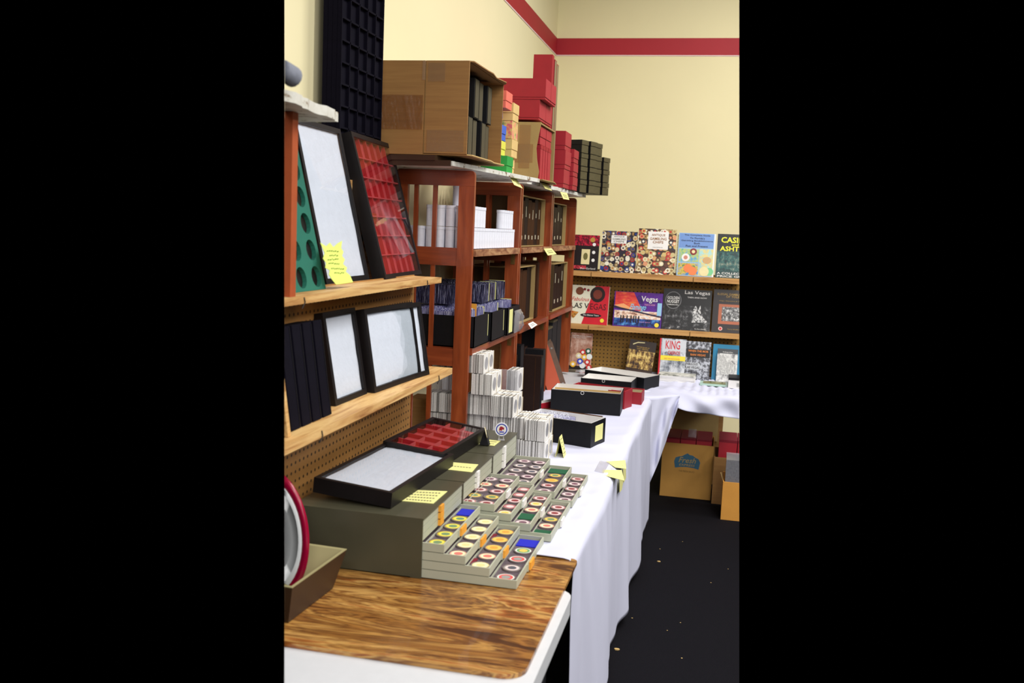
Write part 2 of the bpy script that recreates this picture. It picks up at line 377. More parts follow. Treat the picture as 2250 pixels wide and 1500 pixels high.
random.seed(3)
def wr(x, y): # gentle wrinkle height of the cloth top
    return .0030*abs(math.sin(9*y+3*x+1.3*math.sin(6*x)))**3+.0022*abs(math.sin(17*y-7*x+2*math.sin(2*y)))**5+.0016*math.sin(9*x+5*y*math.sin(3*x))
def cloth1():
    x0, xe = -1.12, -.362
    y0, y1 = 2.552, 5.34
    def f(u, v):
        y = y0+(y1-y0)*u
        Lt = xe-x0; Ld = .70; s = v*(Lt+Ld)
        e = 0
        if s <= Lt-.02:
            x = x0+s; z = T+.004+wr(x, y); 
        else:
            d = s-(Lt-.02); r = .02
            if d < r*PI/2:
                a = d/r; x = xe-.02+r*math.sin(a); z = T+.004-r+r*math.cos(a)
            else:
                q = d-r*PI/2; fr = q/Ld; x = xe; z = T+.004-r-q
                fold = .5+.5*math.sin(8.2*y+1.1*math.sin(3.1*y)+.9)
                x += .010*fr+(.006+.030*fr)*fold**2+.006*fr*(.5+.5*math.sin(19*y+2*math.sin(5*y)))
                x += .0045*math.sin(34*y-5*fr)*min(1, fr*4)*(1-.6*fr)
                z += .028*fr*(fold-.4)
                y += .02*fr*math.sin(8.2*y+2.4)
        # nearest edge droops a little over the table end
        if y < 2.60: z += .0045*(2.60-y)/.05
        return Vector((x, y, z))
    o = MB().grid(f, 300, 90, .0022).build('tablecloth', M_cloth)
    tag(o, 'long white tablecloth hanging in vertical folds down to the black floor', 'tablecloth')
cloth1()
def cloth_back():          # back table: top sheet with short sagging hem, and the corner swag hanging beneath it
    xs0, xs1, yf, yb = -.50, .34, 5.60, 6.40
    hemz = [(-.50, .735), (-.42, .72), (-.33, .700), (-.24, .678), (-.1, .645), (.02, .635), (.14, .632), (.34, .635)]
    def hz(x):
        for (a, b), (c, d) in zip(hemz, hemz[1:]):
            if x <= c: return b+(d-b)*(x-a)/(c-a)
        return hemz[-1][1]
    def f(u, v):
        x = xs0+(xs1-xs0)*u
        if v < .6:
            y = yb+(yf+.02-yb)*(v/.6); z = T+.006+wr(x*1.4, y)*2.2
            z += .012*math.exp(-((x+.32+.5*(y-5.75))/.05)**2)*max(0, 1-(y-5.6)/.5)
        else:
            k = (v-.6)/.4; drop = (T+.006-hz(x)); y = yf-.02*math.sin(min(1, k*1.5)*PI/2)-.05*k*(1-abs(2*u-1)*.4)+.02
            z = T+.006-drop*(1-math.cos(min(1, k)*PI/2)*1.0) if drop > 0 else T
            y -= .022*math.sin(14*x+3.5*k+1)*k+.012*math.sin(31*x-5*k)*k
            z += .004*math.sin(22*x-4*k)
        return Vector((x, y, z))
    o = MB().grid(f, 110, 60, .0022).build('tablecloth', M_cloth)
    tag(o, 'white tablecloth with a short sagging hem on the table below the book shelves', 'tablecloth')
    # swag
    low = [(0, .19), (.26, .205), (.36, .26), (.5, .34), (.66, .45), (.83, .57), (.93, .645), (1, .70)]
    def lz(u):
        for (a, b), (c, d) in zip(low, low[1:]):
            if u <= c: return b+(d-b)*(u-a)/(c-a)
        return .7
    def g(u, v):
        if v < .25:
            k = v/.25; x = -1.12+(.68+.26*u)*1.0+ (0)*k; x = (-.62-.12+.30*u) * (1-k)+(-.425+.20*u)*k
            y = 5.80*(1-k)+(5.335+.20*u)*k; z = T+.005+.012*math.sin(k*PI)*math.sin(u*9)*.5
        else:
            k = (v-.25)/.75; zz = lz(u)
            x = -.425+.21*u+(.012*(1-u))*k; y = 5.335+.20*u-.03*math.sin(k*PI*.5)
            z = (T+.004)+(zz-T-.004)*k
            y -= .016*math.sin(u*15+5.5*k+1)*min(1, k*4)+.008*math.sin(u*31-4*k)*k
            z -= .02*math.sin(u*PI)*math.sin(k*PI)
        return Vector((x, y, z))
    o = MB().grid(g, 70, 70, .0022).build('cloth_swag', M_cloth)
    tag(o, 'pointed white cloth swag hanging at the corner where the two tables meet', 'cloth')
cloth_back()
# oak-grain board with rounded corner, on the white table
def oakboard():
    a = P(1265, 1243, 2, T); b = P(1157, 1492, 2, T); y1 = 2.572; y0 = b.y-.005; xr = -.352; xl = -1.14; r = .05
    pts = [(xl, y0), ]
    for k in range(7):
        q = math.radians(270+k*15); pts.append((xr-r+r*math.cos(q), y0+r+r*math.sin(q)))
    r2 = .02
    for k in range(4):
        q = math.radians(k*30); pts.append((xr-r2+r2*math.cos(q), y1-r2+r2*math.sin(q)))
    pts.append((xl, y1))
    o = MB().prism(pts, .010, 'xy', T-.0045).build('oak_board', M_oak, None, .003, seg=2)
    tag(o, 'glossy oak-grain board with rounded corner lying on the white plastic table', 'board')
oakboard()
TB = T+.0060       # top of the oak board
# ------------------------------------------------------------------ three tray cabinets
CAB = [(2.283, 2.665), (2.672, 3.035), (3.042, 3.415)]
ctop = .907
chipcols = {}
def chip_proto(key, rim, mid, cen, cap=(0, 0, 0)):
    t = thing('chip', '', 'chip')
    MB().m(0).cyl((0, 0, 0), .0228, .0034, 22).m(1).ring((0, 0, .0034), .012, .0190, .0003, 22).m(2).cyl((0, 0, .0034), .012, .0004, 18).build('disc', [rim, mid, cen], t, smooth=True)
    MB().ring((0, 0, 0), .0230, .0266, .004, 24).build('capsule_ring', mat('capsule_ring', (120, 108, 108), .2), t, smooth=True)
    return t
cm = lambda n, c: mat('chip_'+n, c, .4, .05, 200)
CH = {'cream': (cm('cream', (236, 220, 160)), cm('ivory', (244, 232, 190)), cm('cream2', (232, 214, 150))),
      'amber': (cm('amber', (226, 178, 84)), cm('gold', (238, 196, 96)), cm('straw', (222, 160, 66))),
      'pinkish': (cm('blush', (224, 170, 150)), cm('ivory', 0), cm('rose', (214, 120, 110))),
      'rose': (cm('dusty', (196, 130, 132)), cm('pale', (226, 206, 204)), cm('wine', (140, 52, 60))),
      'wine': (cm('wine', 0), cm('dusty', 0), cm('pale', 0)),
      'mauve': (cm('mauve', (176, 150, 166)), cm('pale', 0), cm('plum', (110, 70, 90))),
      'grey': (cm('greyg', (150, 152, 148)), cm('pale', 0), cm('slate', (80, 84, 96))),
      'rust': (cm('rust', (170, 86, 56)), cm('ivory', 0), cm('gold', 0)),
      'olive': (cm('olive', (150, 142, 84)), cm('gold', 0), cm('sage', (110, 140, 100))),
      'whitegreen': (cm('white', (232, 236, 228)), cm('leaf', (110, 160, 104)), cm('gold', 0)),
      'whitered': (cm('white', 0), cm('coral', (216, 84, 84)), cm('greyg', 0)),
      'whitegold': (cm('white', 0), cm('straw', 0), cm('greyg', 0)),
      'gold': (cm('deepgold', (200, 176, 40)), cm('yellow', (228, 220, 90)), cm('sage', 0))}
CHP = {}
def put_chip(kind, x, y, z, label, group, tilt=(0, 0, 0)):
    if kind not in CHP: 
        CHP[kind] = o = chip_proto(kind, *CH[kind]); o.location = (x, y, z); o.rotation_euler = tilt; o['label'] = label; o['group'] = group
        return o
    return dup(CHP[kind], (x, y, z), tilt, label, group)
names = ['nearest', 'middle', 'farthest']
pos5 = ['nearest', 'second', 'centre one', 'fourth', 'farthest']
kind_words = {'cream': 'cream', 'amber': 'amber', 'pinkish': 'pink-edged', 'rose': 'dusty rose', 'wine': 'wine red', 'mauve': 'mauve', 'grey': 'grey', 'rust': 'rust red',
              'olive': 'olive', 'whitegreen': 'white and green', 'whitered': 'white and coral', 'whitegold': 'white and gold', 'gold': 'golden'}
ords = ['lowest', 'second lowest', 'third lowest', 'fourth lowest']
fills = {  # per cabinet, from the lowest open drawer up: cells near -> far
 0: [['whitered', 'grey', 'whitered', 'whitegreen', 'BLUE'], ['cream', 'pinkish', 'amber', 'amber', 'amber'], ['pinkish', 'cream', 'cream', 'cream', 'cream'], ['gold', 'gold', 'gold', 'gold', 'BLUE']],
 1: [['GREEN', 'pinkish', 'olive', 'rose', 'rose'], ['mauve', 'GREEN', 'pinkish', 'rust', 'rose'], ['rust', 'wine', 'rose', 'wine', 'wine'], ['rose', 'olive', 'rose', 'pinkish', 'mauve']],
 2: [['mauve', 'mauve', 'rose', 'mauve', 'rose'], ['mauve', 'rose', 'amber', 'olive', 'GREEN'], ['grey', 'mauve', 'grey', 'grey', 'mauve'], None]}
xr_ = {0: [-.468, -.541, -.606, -.664], 1: [-.450, -.514, -.574, -.626], 2: [-.446, -.508, -.590]}
tabs = {0: M_orange, 1: M_white, 2: M_white}
for ci, (ya, yb) in enumerate(CAB):
    zb_ = TB if ci == 0 else T+.009
    c = thing('tray_cabinet', ['olive-grey metal tray cabinet nearest the oak board, with orange drawer tabs',
                               'middle grey tray cabinet with four stepped open drawers of reddish chips',
                               'grey tray cabinet nearest the stacked white card holders, three open drawers'][ci], 'cabinet', (-.9, (ya+yb)/2, zb_))
    xb, xf = -1.085, -.722; e = .004
    b = MB().box(xb, xf, ya, ya+e, zb_, ctop-e).box(xb, xf, yb-e, yb, zb_, ctop-e).box(xb, xb+e, ya+e, yb-e, zb_, ctop-e).box(xb, xf+.002, ya, yb, ctop-e, ctop).box(xb, xf-.03, ya, yb, zb_, zb_+.002)
    b.build('body', M_cab, c, .0008, world=True)
    n = len(xr_[ci]); ph = .0240; z = zb_+.002
    for k in range(n):
        xr = xr_[ci][k]; nxt = xr_[ci][k+1] if k+1 < n else xf
        y0, y1 = ya+.006, yb-.006
        dz = z+k*ph; w = .004; h = ph-.002
        d = MB().m(0).box(xb+.02, xr-w, y0+w, y1-w, dz, dz+.002).box(xb+.02, xr, y0, y0+w, dz, dz+h).box(xb+.02, xr, y1-w, y1, dz, dz+h).box(xr-w, xr, y0+w, y1-w, dz, dz+h)
        d.m(0).box(xr, xr+.004, y0+.13, y0+.19, dz+.001, dz+h-.002)
        d.m(1).box(xb+.03, xr-w, y0+w, y1-w, dz+.002, dz+.009)
        dr = d.build('drawer', [M_drawer, M_drawin], c, world=True)
        MB().box(xr+.004, xr+.0095, y0+.135, y0+.185, dz+.004, dz+h+.003).build('label_tab', tabs[ci] if ci == 0 else M_white, dr, world=True)
        # cell dividers
        cw = (y1-y0-2*w)/5; dv = MB()
        xl_ = max(nxt-.05, xb+.03)
        dv.box(nxt-.001 if ci == 0 else nxt+.002, (nxt if ci == 0 else nxt+.003)+.001, y0+w, y1-w, dz+.009, dz+.015)
        dv.build('divider', M_drawer, dr, world=True)
        ki = fills[ci][k]
        xm = (nxt+xr-w)/2+ (.001); rr = min(.0255, (xr-w-nxt)/2-.001)
        for q, kind in enumerate(ki):
            yc = y0+w+cw*(q+.5)
            if kind in ('BLUE', 'GREEN'):
                MB().box(nxt+.004, xr-w-.002, yc-cw*.42, yc+cw*.42, dz+.009, dz+.0115).build('felt_pad', M_blue if kind == 'BLUE' else M_green, dr, world=True)
                continue
            cols = [(xm, '')] if xr-w-nxt < .085 else [(xr-w-.029, ''), (xr-w-.086, ' inner')]
            for xc_, inn_ in cols: put_chip(kind, xc_, yc, dz+.0095, f'{kind_words[kind]} casino chip, {pos5[q]} in the {ords[k]} open drawer{", inner row" if inn_ else ""}, {names[ci]} cabinet',
                     f'chips in the {ords[k]} open drawer, {names[ci]} cabinet')
        if ci == 0 and k == 1:
            for q in (1, 4): 
                yc = y0+w+cw*(q+.3)-.03; MB().box(nxt+.001, nxt+.012, yc-.022, yc+.02, dz+.009, dz+.0125).build('felt_pad', M_maroon, dr, world=True)
    zc = z+n*ph+.001; m_ = 3; hh = (ctop-e-zc)/m_
    for k in range(m_):
        z0 = zc+k*hh
        dr = MB().box(xb+.02, xf-.001, ya+.006, yb-.006, z0+.0008, z0+hh-.0012).build('drawer', M_drawer, c, .0008, world=True)
        MB().box(xf-.001, xf+.007, ya+.14, ya+.17, z0+.002, z0+hh-.001).build('label_tab', tabs[ci], dr, world=True)
# yellow price notes on the cabinets
def note(name, label, pts, z, lines=3, m=M_note):
    w = [P(x, y, 2, z) for x, y in pts]
    c = sum(w, Vector())/4; t = thing(name, label, 'note', (c.x, c.y, z))
    MB().prism([(p.x, p.y) for p in w], .0012, 'xy', z+.0006).build('paper', m, t, world=True)
    ink = MB()
    for i in range(lines):
        f = (i+.8)/(lines+.6); a = w[0].lerp(w[3], f); b = w[1].lerp(w[2], f)
        seg = 9
        for k in range(seg):
            p, q = a.lerp(b, .1+.8*k/seg), a.lerp(b, .1+.8*(k+.65)/seg)
            wd = (w[3]-w[0])*.05
            ink.prism([(p.x, p.y), (q.x, q.y), (q.x+wd.x, q.y+wd.y), (p.x+wd.x, p.y+wd.y)], .0004, 'xy', z+.0019)
    ink.build('writing', M_ink, t, world=True)
    return t
note('price_note', 'largest yellow note with faint writing, on the nearest grey cabinet', [(905, 1077), (983, 1080), (952, 1107), (882, 1101)], ctop, 4)
note('price_note', 'yellow note between the two others on the middle grey cabinet top', [(980, 1015), (1051, 1021), (1037, 1038), (964, 1030)], ctop, 1)
note('price_note', 'small yellow note under the black chip stand on the far cabinet', [(1060, 965), (1100, 969), (1086, 980), (1050, 976)], ctop, 2)

# ------------------------------------------------------------------ shallow glazed display frames
def display_frame(label, W_, H_, D, loc, rot, kind='white', border=.017, cells=(5, 8), group=None):
    # lies in local x (width) z (height), front faces -y, thickness D goes to +y
    t = thing('display_case', label, 'display case', loc, rot, group)
    b = border
    MB().box(0, W_, 0, D, 0, b).box(0, W_, 0, D, H_-b, H_).box(0, b, 0, D, b, H_-b).box(W_-b, W_, 0, D, b, H_-b).box(b, W_-b, D-.003, D, b, H_-b).build('case', M_frame, t, .0015)
    if kind == 'white':
        def f(u, v):
            bul = (1-abs(2*u-1)**6)*(1-abs(2*v-1)**6)
            return Vector((b+.0005+(W_-2*b-.001)*u, .009-.0035*bul-.0006*math.sin(u*40+v*17), b+.0005+(H_-2*b-.001)*v))
        MB().grid(f, 16, 20).build('batting', M_batt, t)
    else:
        D2 = min(D, .026); MB().box(b, W_-b, D2-.006, D2-.004, b, H_-b).build('felt_back', M_redf, t)
        g = MB(); nx, nz = cells
        for i in range(1, nx):
            x = b+(W_-2*b)*i/nx; g.box(x-.002, x+.002, .007, D2-.004, b, H_-b)
        g2 = MB()
        for j in range(1, nz):
            z = b+(H_-2*b)*j/nz; g.box(b, W_-b, .006, D2-.004, z-.002, z+.002)
        g.build('divider_grid', M_redf, t)
    MB().box(b*.8, W_-b*.8, .002, .0035, b*.8, H_-b*.8).build('glass', M_glass, t)
    return t
# the two lying on the cabinets: lean the local z axis along +Y
# (front -y -> up): rotate +90deg about x maps y->z, z->-y ; use -90 so that local -y faces up
def lying(label, near_left, near_right, far_right, length, z, kind, cells=(4, 6), D=.042):
    # right edge rests on the cabinets, left edge is propped a little higher against the pegboard
    b, c = P(*near_right, 2, z), P(*far_right, 2, z); dv = (c-b).normalized()
    a = P(*near_left, 1, b.y+.012); ux = (a-b).normalized()*-1
    ny = dv.cross(ux).normalized()                       # local y points down
    if ny.z > 0: ny = -ny
    dv = ux.cross(ny).normalized()
    R = Matrix((ux, ny, dv)).transposed()
    return display_frame(label, (b-a).length, length, D, a, R.to_euler(), kind, .014, cells)
lying('flat black frame with white batting under glass, lying on the nearest grey cabinet', (690, 1048), (862, 1083), (970, 990), .50, ctop+.045, 'white')
lying('flat black frame with red felt compartments, lying on the far end of the cabinets', (842, 968), (975, 998), (1062, 938), .44, ctop+.047, 'red', (3, 5))

# ------------------------------------------------------------------ near left pegboard display
SL, SU = 1.150, 1.478
peg = thing('pegboard_display', 'brown pegboard display stand with two pine shelves at the left wall', 'display stand', (-1.1, 2.4, T))
MB().box(-1.112, -1.106, 1.2, 3.30, T+.012, SU+.004).build('panel', M_pegL, peg, world=True)
for nm, z, xf, th in (('shelf', SL, -.950, .022), ('shelf', SU, -1.003, .020)):
    o = MB().box(-1.106, xf, 1.2, 3.30, z-th, z).build(nm, M_shelfw, peg, .002, world=True)
    for y in (1.9, 2.15, 3.13):
        MB().tube([(xf+.001, y, z-.004), (xf+.002, y+.004, z-th*.8), (xf-.004, y, z-th-.012)], .0016).build('wire_hook', mat('dark_wire', (50, 46, 44), .5), o, world=True)
MB().box(-1.345, -1.222, 2.7, 3.34, 1.600, 1.618).build('cleat', M_shelfw, peg, world=True)
MB().box(-1.244, -1.222, 1.9, 3.25, T+.012, 1.80).build('back_support', M_shelfw, peg, world=True)
MB().box(-1.106, -1.03, 1.2, 2.02, SU-.075, SU-.022).build('dark_rail', M_black, peg, .002, world=True)
def lean_frame(label, bl, br, tl, z, kind, cells=(5, 8), D=.05, grp=None, dx=0):
    if len(bl) == 3: a, b = Vector(bl), Vector(br); hgt, tilt = tl
    else:
        a, b = P(*bl, 2, z), P(*br, 2, z); t = P(*tl, 1, a.y); hgt = math.hypot(t.x-a.x, t.z-z)
        tilt = math.asin(min(.6, abs(t.x-a.x)/hgt))
    d = b-a; ang = math.atan2(d.y, d.x)
    # local x runs along the shelf (+Y), front faces +X, top leans to -X
    R = Matrix.Rotation(ang, 4, 'Z') @ Matrix.Rotation(-tilt, 4, 'X')
    o = display_frame(label, d.length, hgt, D, (a.x+dx, a.y, z+.001), R.to_euler(), kind, .016, cells, grp)
    return o
lean_frame('tall black display frame with red felt compartments leaning on the upper pine shelf', (848, 614), (927, 602), (773, 289), SU, 'red', (6, 7), .045)
lean_frame('tall black display frame with plain white batting leaning on the upper pine shelf', (718, 625), (812, 614), (645, 255), SU, 'white', D=.045)
lean_frame('small black frame with white batting leaning on the lower pine shelf beside the black cases', (738, 893), (807, 865), (708, 688), SL, 'white', D=.04)
lean_frame('larger black frame with white batting, standing foremost on the lower pine shelf', (824, 864), (927, 827), (799, 680), SL, 'white', D=.03)
lean_frame('black frame showing a narrow white strip behind the larger white frame', (-1.022, 2.74, SL), (-.977, 3.112, SL), (.253, .17), SL, 'white', D=.03)
# green velvet tray with round holes
def green_tray():
    a = Vector((-1.02, 1.86, SU)); b = P(718, 625, 2, SU); tl = Vector((-.11, 0, .46)); 
    W_, H_ = 2.404-a.y, .43; tilt = .235
    R = Matrix.Rotation(PI/2, 4, 'Z') @ Matrix.Rotation(-tilt, 4, 'X')
    t = thing('chip_tray', 'green velvet tray with round holes leaning at the left of the upper pine shelf', 'tray', (-1.057, a.y, SU+.001), R.to_euler())
    nx, nz = 6, 6; r = .0285; bm = MB(); cw, chh = W_/nx, H_/nz
    n = 16
    for i in range(nx):
        for j in range(nz):
            cx, cz = (i+.5)*cw, (j+.5)*chh
            out, inn, dp = [], [], []
            for k in range(n):
                a_ = 2*PI*k/n; c, s_ = math.cos(a_), math.sin(a_); m_ = max(abs(c), abs(s_))
                out.append(Vector((cx+c/m_*cw/2, 0, cz+s_/m_*chh/2))); inn.append(Vector((cx+c*r, 0, cz+s_*r))); dp.append(Vector((cx+c*r, .012, cz+s_*r)))
            vs = out+inn+dp; fs = []
            for k in range(n):
                q = (k+1) % n; fs += [(k, q, n+q, n+k), (n+k, n+q, 2*n+q, 2*n+k)]
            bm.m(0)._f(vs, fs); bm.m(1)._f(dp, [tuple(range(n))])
            # corners of each cell
    bm.build('velvet_face', [M_teal, mat('hole_backing', (52, 48, 30), .9)], t)  # hole bottoms take the brownish colour of the backing
    MB().box(0, W_, .012, .02, 0, H_).build('back_board', M_blackm, t)
green_tray()
# neon starburst price card leaning on the white frame
def neon_card():
    prof = [(703, 533), (716, 541), (724, 533), (732, 543), (742, 534), (751, 529), (749, 545), (754, 553), (751, 562), (757, 570), (753, 580), (762, 588), (759, 597), (768, 604), (775, 620), (738, 625), (728, 613), (722, 603), (724, 594), (714, 588), (716, 578), (709, 568), (713, 556)]
    X0 = P(745, 620, 2, SU+.02)
    w = [P(x, y, 0, -1.035-.028*(620-y)/90.) for x, y in prof]
    t = thing('price_card', 'neon yellow jagged price card with handwriting on the white frame', 'card', (w[0].x, w[0].y, SU))
    m = MB(); n = len(w)
    m._f(w+[p+Vector((.0012, 0, .0002)) for p in w], [tuple(range(n-1, -1, -1)), tuple(range(n, 2*n))]+[(i, (i+1) % n, n+(i+1) % n, n+i) for i in range(n)])
    m.build('paper', M_neon, t, world=True)
    ink = MB()
    random.seed(5)
    for (y, x0, x1) in ((552, 718, 744), (561, 724, 740), (570, 720, 742), (579, 722, 744), (590, 728, 755), (600, 735, 757)):
        x = x0
        while x < x1:
            w_ = random.uniform(2, 4); yy = y-random.uniform(0, 2)
            q = [P(a, b, 0, -1.035-.028*(620-b)/90.+.002) for a, b in ((x, yy), (x+w_, yy-.6), (x+w_, yy+1.2), (x, yy+2.2))]
            ink._f(q, [(0, 1, 2, 3)]); x += w_+1.2
    ink.build('writing', mat('olive_ink', (110, 120, 30), .8), t, world=True)
neon_card()
# four black cases standing edge-on on the lower shelf
lab4 = ['black flat case standing at the left end of the lower pine shelf', 'black flat case second from the left end of the lower pine shelf',
        'black flat case third from the left end of the lower pine shelf', 'black flat case next to the small white frame on the lower shelf']
for i in range(4):
    y = 2.09+i*.062
    t = thing('flat_case', lab4[i], 'case', (-1.0, y, SL), (0, -.14, 0), 'black cases on the lower pine shelf')
    MB().box(-.16, .0, 0, .052, .002, .255).build('shell', M_flock, t, .004, seg=2)
    MB().box(-.001, .0012, .045, .0475, .006, .25).build('seam', M_black, t)
t = thing('wood_stick', 'thin pale wooden stick standing left of the black flat cases', 'stick', (-.985, 2.03, SL), (0, -.14, 0))
MB().box(-.004, .004, 0, .016, .001, .235).build('stick', M_shelfw, t, .001)
t = thing('flat_case', 'dark tilted case at the very left edge of the lower pine shelf', 'case', (-.99, 1.93, SL), (0, -.16, 0))
MB().box(-.16, 0, 0, .085, .002, .245).build('shell', M_black, t, .003); MB().box(.0, .0015, .01, .07, .02, .225).build('front_panel', M_flock, t)
# stack of tall black compartment trays against the wall
for k in range(4):
    lb = ['foremost tall black compartment tray against the cream wall', 'second tall black tray edge-on behind the foremost one', 'third tall black tray edge-on against the wall', 'rearmost tall black tray edge-on touching the cream wall'][k]
    x1 = -1.262-.0165*k; t = thing('compartment_tray', lb, 'tray', (x1, 2.955, 1.62), (0, 0, 0), 'tall black trays at the wall')
    H_, W_ = .98, .38; g = MB()
    g.box(-.0155, -.013, 0, W_, 0, H_).box(-.013, 0, 0, .006, 0, H_).box(-.013, 0, W_-.006, W_, 0, H_).box(-.013, 0, .006, W_-.006, 0, .006).box(-.013, 0, .006, W_-.006, H_-.006, H_)
    g.build('tray_shell', M_flock, t, .001)
    if k == 0:
        g = MB()
        for i in range(1, 5): g.box(-.013, -.001, W_*i/5-.003, W_*i/5+.003, .006, H_-.006)
        for j in range(1, 14): g.box(-.013, -.001, .006, W_-.006, H_*j/14-.003, H_*j/14+.003)
        g.build('divider_grid', M_flock, t, .001)
# near bookcase post, painted board end and grey bundle at the left edge
t = thing('bookcase', 'blurred terracotta bookcase post at the extreme left edge', 'bookcase', (-.93, 1.86, T))
pyy = P(641, 400, 0, -1.006).y
MB().box(-1.052, -1.006, pyy, pyy+.03, SU+.0005, 1.911).build('post', mat('terracotta_stain', (172, 82, 44), .45, .08, 20), t, .006, world=True, seg=2)
def rough_board(name, label, c4, z0, z1, m, n=26, amp=.006, seed=1):
    random.seed(seed); a, b, c, d = [Vector(p) for p in c4]     # front-near, front-far, back-far, back-near (xy)
    g = MB(); fr = [a.lerp(b, i/n)+Vector((random.uniform(-amp, amp), 0)) for i in range(n+1)]
    ed = [b.lerp(c, i/8)+Vector((0, random.uniform(-amp, amp))) for i in range(1, 8)]
    pts = [(p.x, p.y) for p in fr+ed+[c, d]]
    g.prism(pts, z1-z0, 'xy', z0)
    return tag(g.build(name, m, None, .003, seg=2), label, 'board')
rough_board('painted_board', 'rough white painted board end at the top left edge', [(-.925, 1.80), (-.98, 2.29), (-1.22, 2.31), (-1.2, 1.80)], 1.912, 1.936, M_chip_board, 20, .008, 4)
q_ = P(628, 203, 1, 1.86); o = MB().tube([(q_.x-.03, 1.83, 1.958), (q_.x, 1.85, 1.965), (q_.x+.004, 1.885, 1.958)], .022, 14).build('cloth_roll', mat('grey_fabric', (120, 124, 136), .9, .1, 60, .3), None, 0, True)
tag(o, 'small grey fabric roll at the top left edge on the white board', 'cloth')

# ------------------------------------------------------------------ red-brown folding bookcases
BX0, BX1 = -1.285, -.968
ZT = 1.88
def bookcase(label, ya, yb):
    t = thing('bookcase', label, 'bookcase', (-1.12, ya, T+.006)); pw = .062; th = .022
    for (y0, y1) in ((ya, ya+th), (yb-th, yb)):
        for (x0, x1) in ((BX1-pw, BX1), (BX0, BX0+pw*.75)):
            MB().box(x0, x1, y0, y1, T+.006, ZT-.0605).build('post', M_mahog, t, .004, world=True, seg=2)
        # rounded top rail
        pts = [(BX0, ZT-.06), (BX0, ZT-.012)]+[(BX0+.012*(1-math.cos(a)), ZT-.012+.012*math.sin(a)) for a in (.5, 1.1, PI/2)]
        pts += [(BX1-.018+.018*math.sin(a), ZT-.018+.018*math.cos(a)) for a in (0, .5, 1.0, PI/2)]+[(BX1, ZT-.06)]
        MB().prism(pts, y1-y0, 'xz', y0).build('top_rail', M_mahogh, t, .003, world=True)
        for z in (1.545, 1.148):
            MB().box(BX0+.04, BX1-pw, y0+.002, y1-.002, z-.035, z+.035).build('rail', M_mahogh, t, .002, world=True)
        for x in (-1.205, -1.128):
            for (z0, z1) in ((T+.006, 1.113), (1.183, 1.51), (1.58, ZT-.055)):
                MB().box(x-.0085, x+.0085, y0+.005, y1-.005, z0, z1).build('slat', M_mahog, t, .002, world=True)
    for z in (1.575, 1.185):
        sh = MB().box(BX0+.002, BX1-.006, ya+th+.001, yb-th-.001, z-.024, z).build('shelf', M_mahogh, t, .004, world=True)
        MB().box(BX1-.005, BX1+.009, ya+th+.001, yb-th-.001, z-.026, z+.001)  .build('shelf_edge', M_ply if z > 1.5 else M_mahogh, sh, .006, world=True, seg=2)
        y = yb-th; br = MB().box(BX1-.034, BX1-.014, y-.0025, y-.0005, z-.078, z-.026)
        for dz in (.04, .062): br.cyl((BX1-.024, y-.0045, z-dz), .004, .002, 8, 'y')
        br.build('bracket', M_brass, sh, world=True)
    return t
BAYS = [(3.58, 4.44), (4.46, 5.262), (5.285, 6.13)]
bc1 = bookcase('red-brown slatted bookcase nearest the camera, holding white tubes and black boxes', *BAYS[0])
za_, zb2 = P(900, 497, 0, -1.297).z, P(900, 545, 0, -1.297).z
MB().box(-1.305, -1.289, 3.585, 4.435, zb2, za_).build('back_rail', M_mahogh, bc1, .002, world=True)
bookcase('middle red-brown bookcase holding brown albums in a carton', *BAYS[1])
bookcase('farthest red-brown bookcase beside the back wall book shelves', *BAYS[2])
Z1, Z2 = 1.1865, 1.5765      # shelf tops (clearance)
# boards on top
tb = thing('top_board', 'chipped white painted board on top of the nearest bookcase, under the big carton', 'board', (-1.1, 3.9, ZT), (0, 0, -.13))
MB().box(-.175, .165, -.50, .50, .003, .020).build('board', M_chip_board, tb, .002)
MB().box(-.18, .160, -.508, -.501, .001, .022).build('end_strip', M_dbrown, tb)
MB().box(-.12, .10, -.515, -.33, .0205, .040).build('packing_strip', M_dbrown, tb, .003)
rough_board('top_board', 'ragged paper-covered board on top of the middle and far bookcases', [(-.955, 4.50), (-.90, 6.05), (-1.22, 6.17), (-1.25, 4.50)], ZT+.003, ZT+.022, M_chip_board, 40, .008, 7)
ZB = ZT+.023
# ------------------------------------------------------------------ cartons and boxes on top
def corrug_box(name, label, x0, x1, y0, y1, z0, z1, m=M_kraft, rotz=0, open_x=True, th=.006):
    t = thing(name, label, 'carton', ((x0+x1)/2, (y0+y1)/2, z0), (0, 0, rotz))
    a, b, h = (x1-x0)/2, (y1-y0)/2, z1-z0
    MB().box(-a, -a+th, -b, b, 0, h).build('back_panel', m, t, .001)
    MB().box(-a+th, a, -b, b, 0, th).build('bottom_panel', m, t, .001)
    MB().box(-a+th, a, -b, b, h-th, h).build('top_panel', m, t, .001)
    MB().box(-a+th, a, b-th, b, th, h-th).build('far_panel', m, t, .001)
    return t, a, b, h
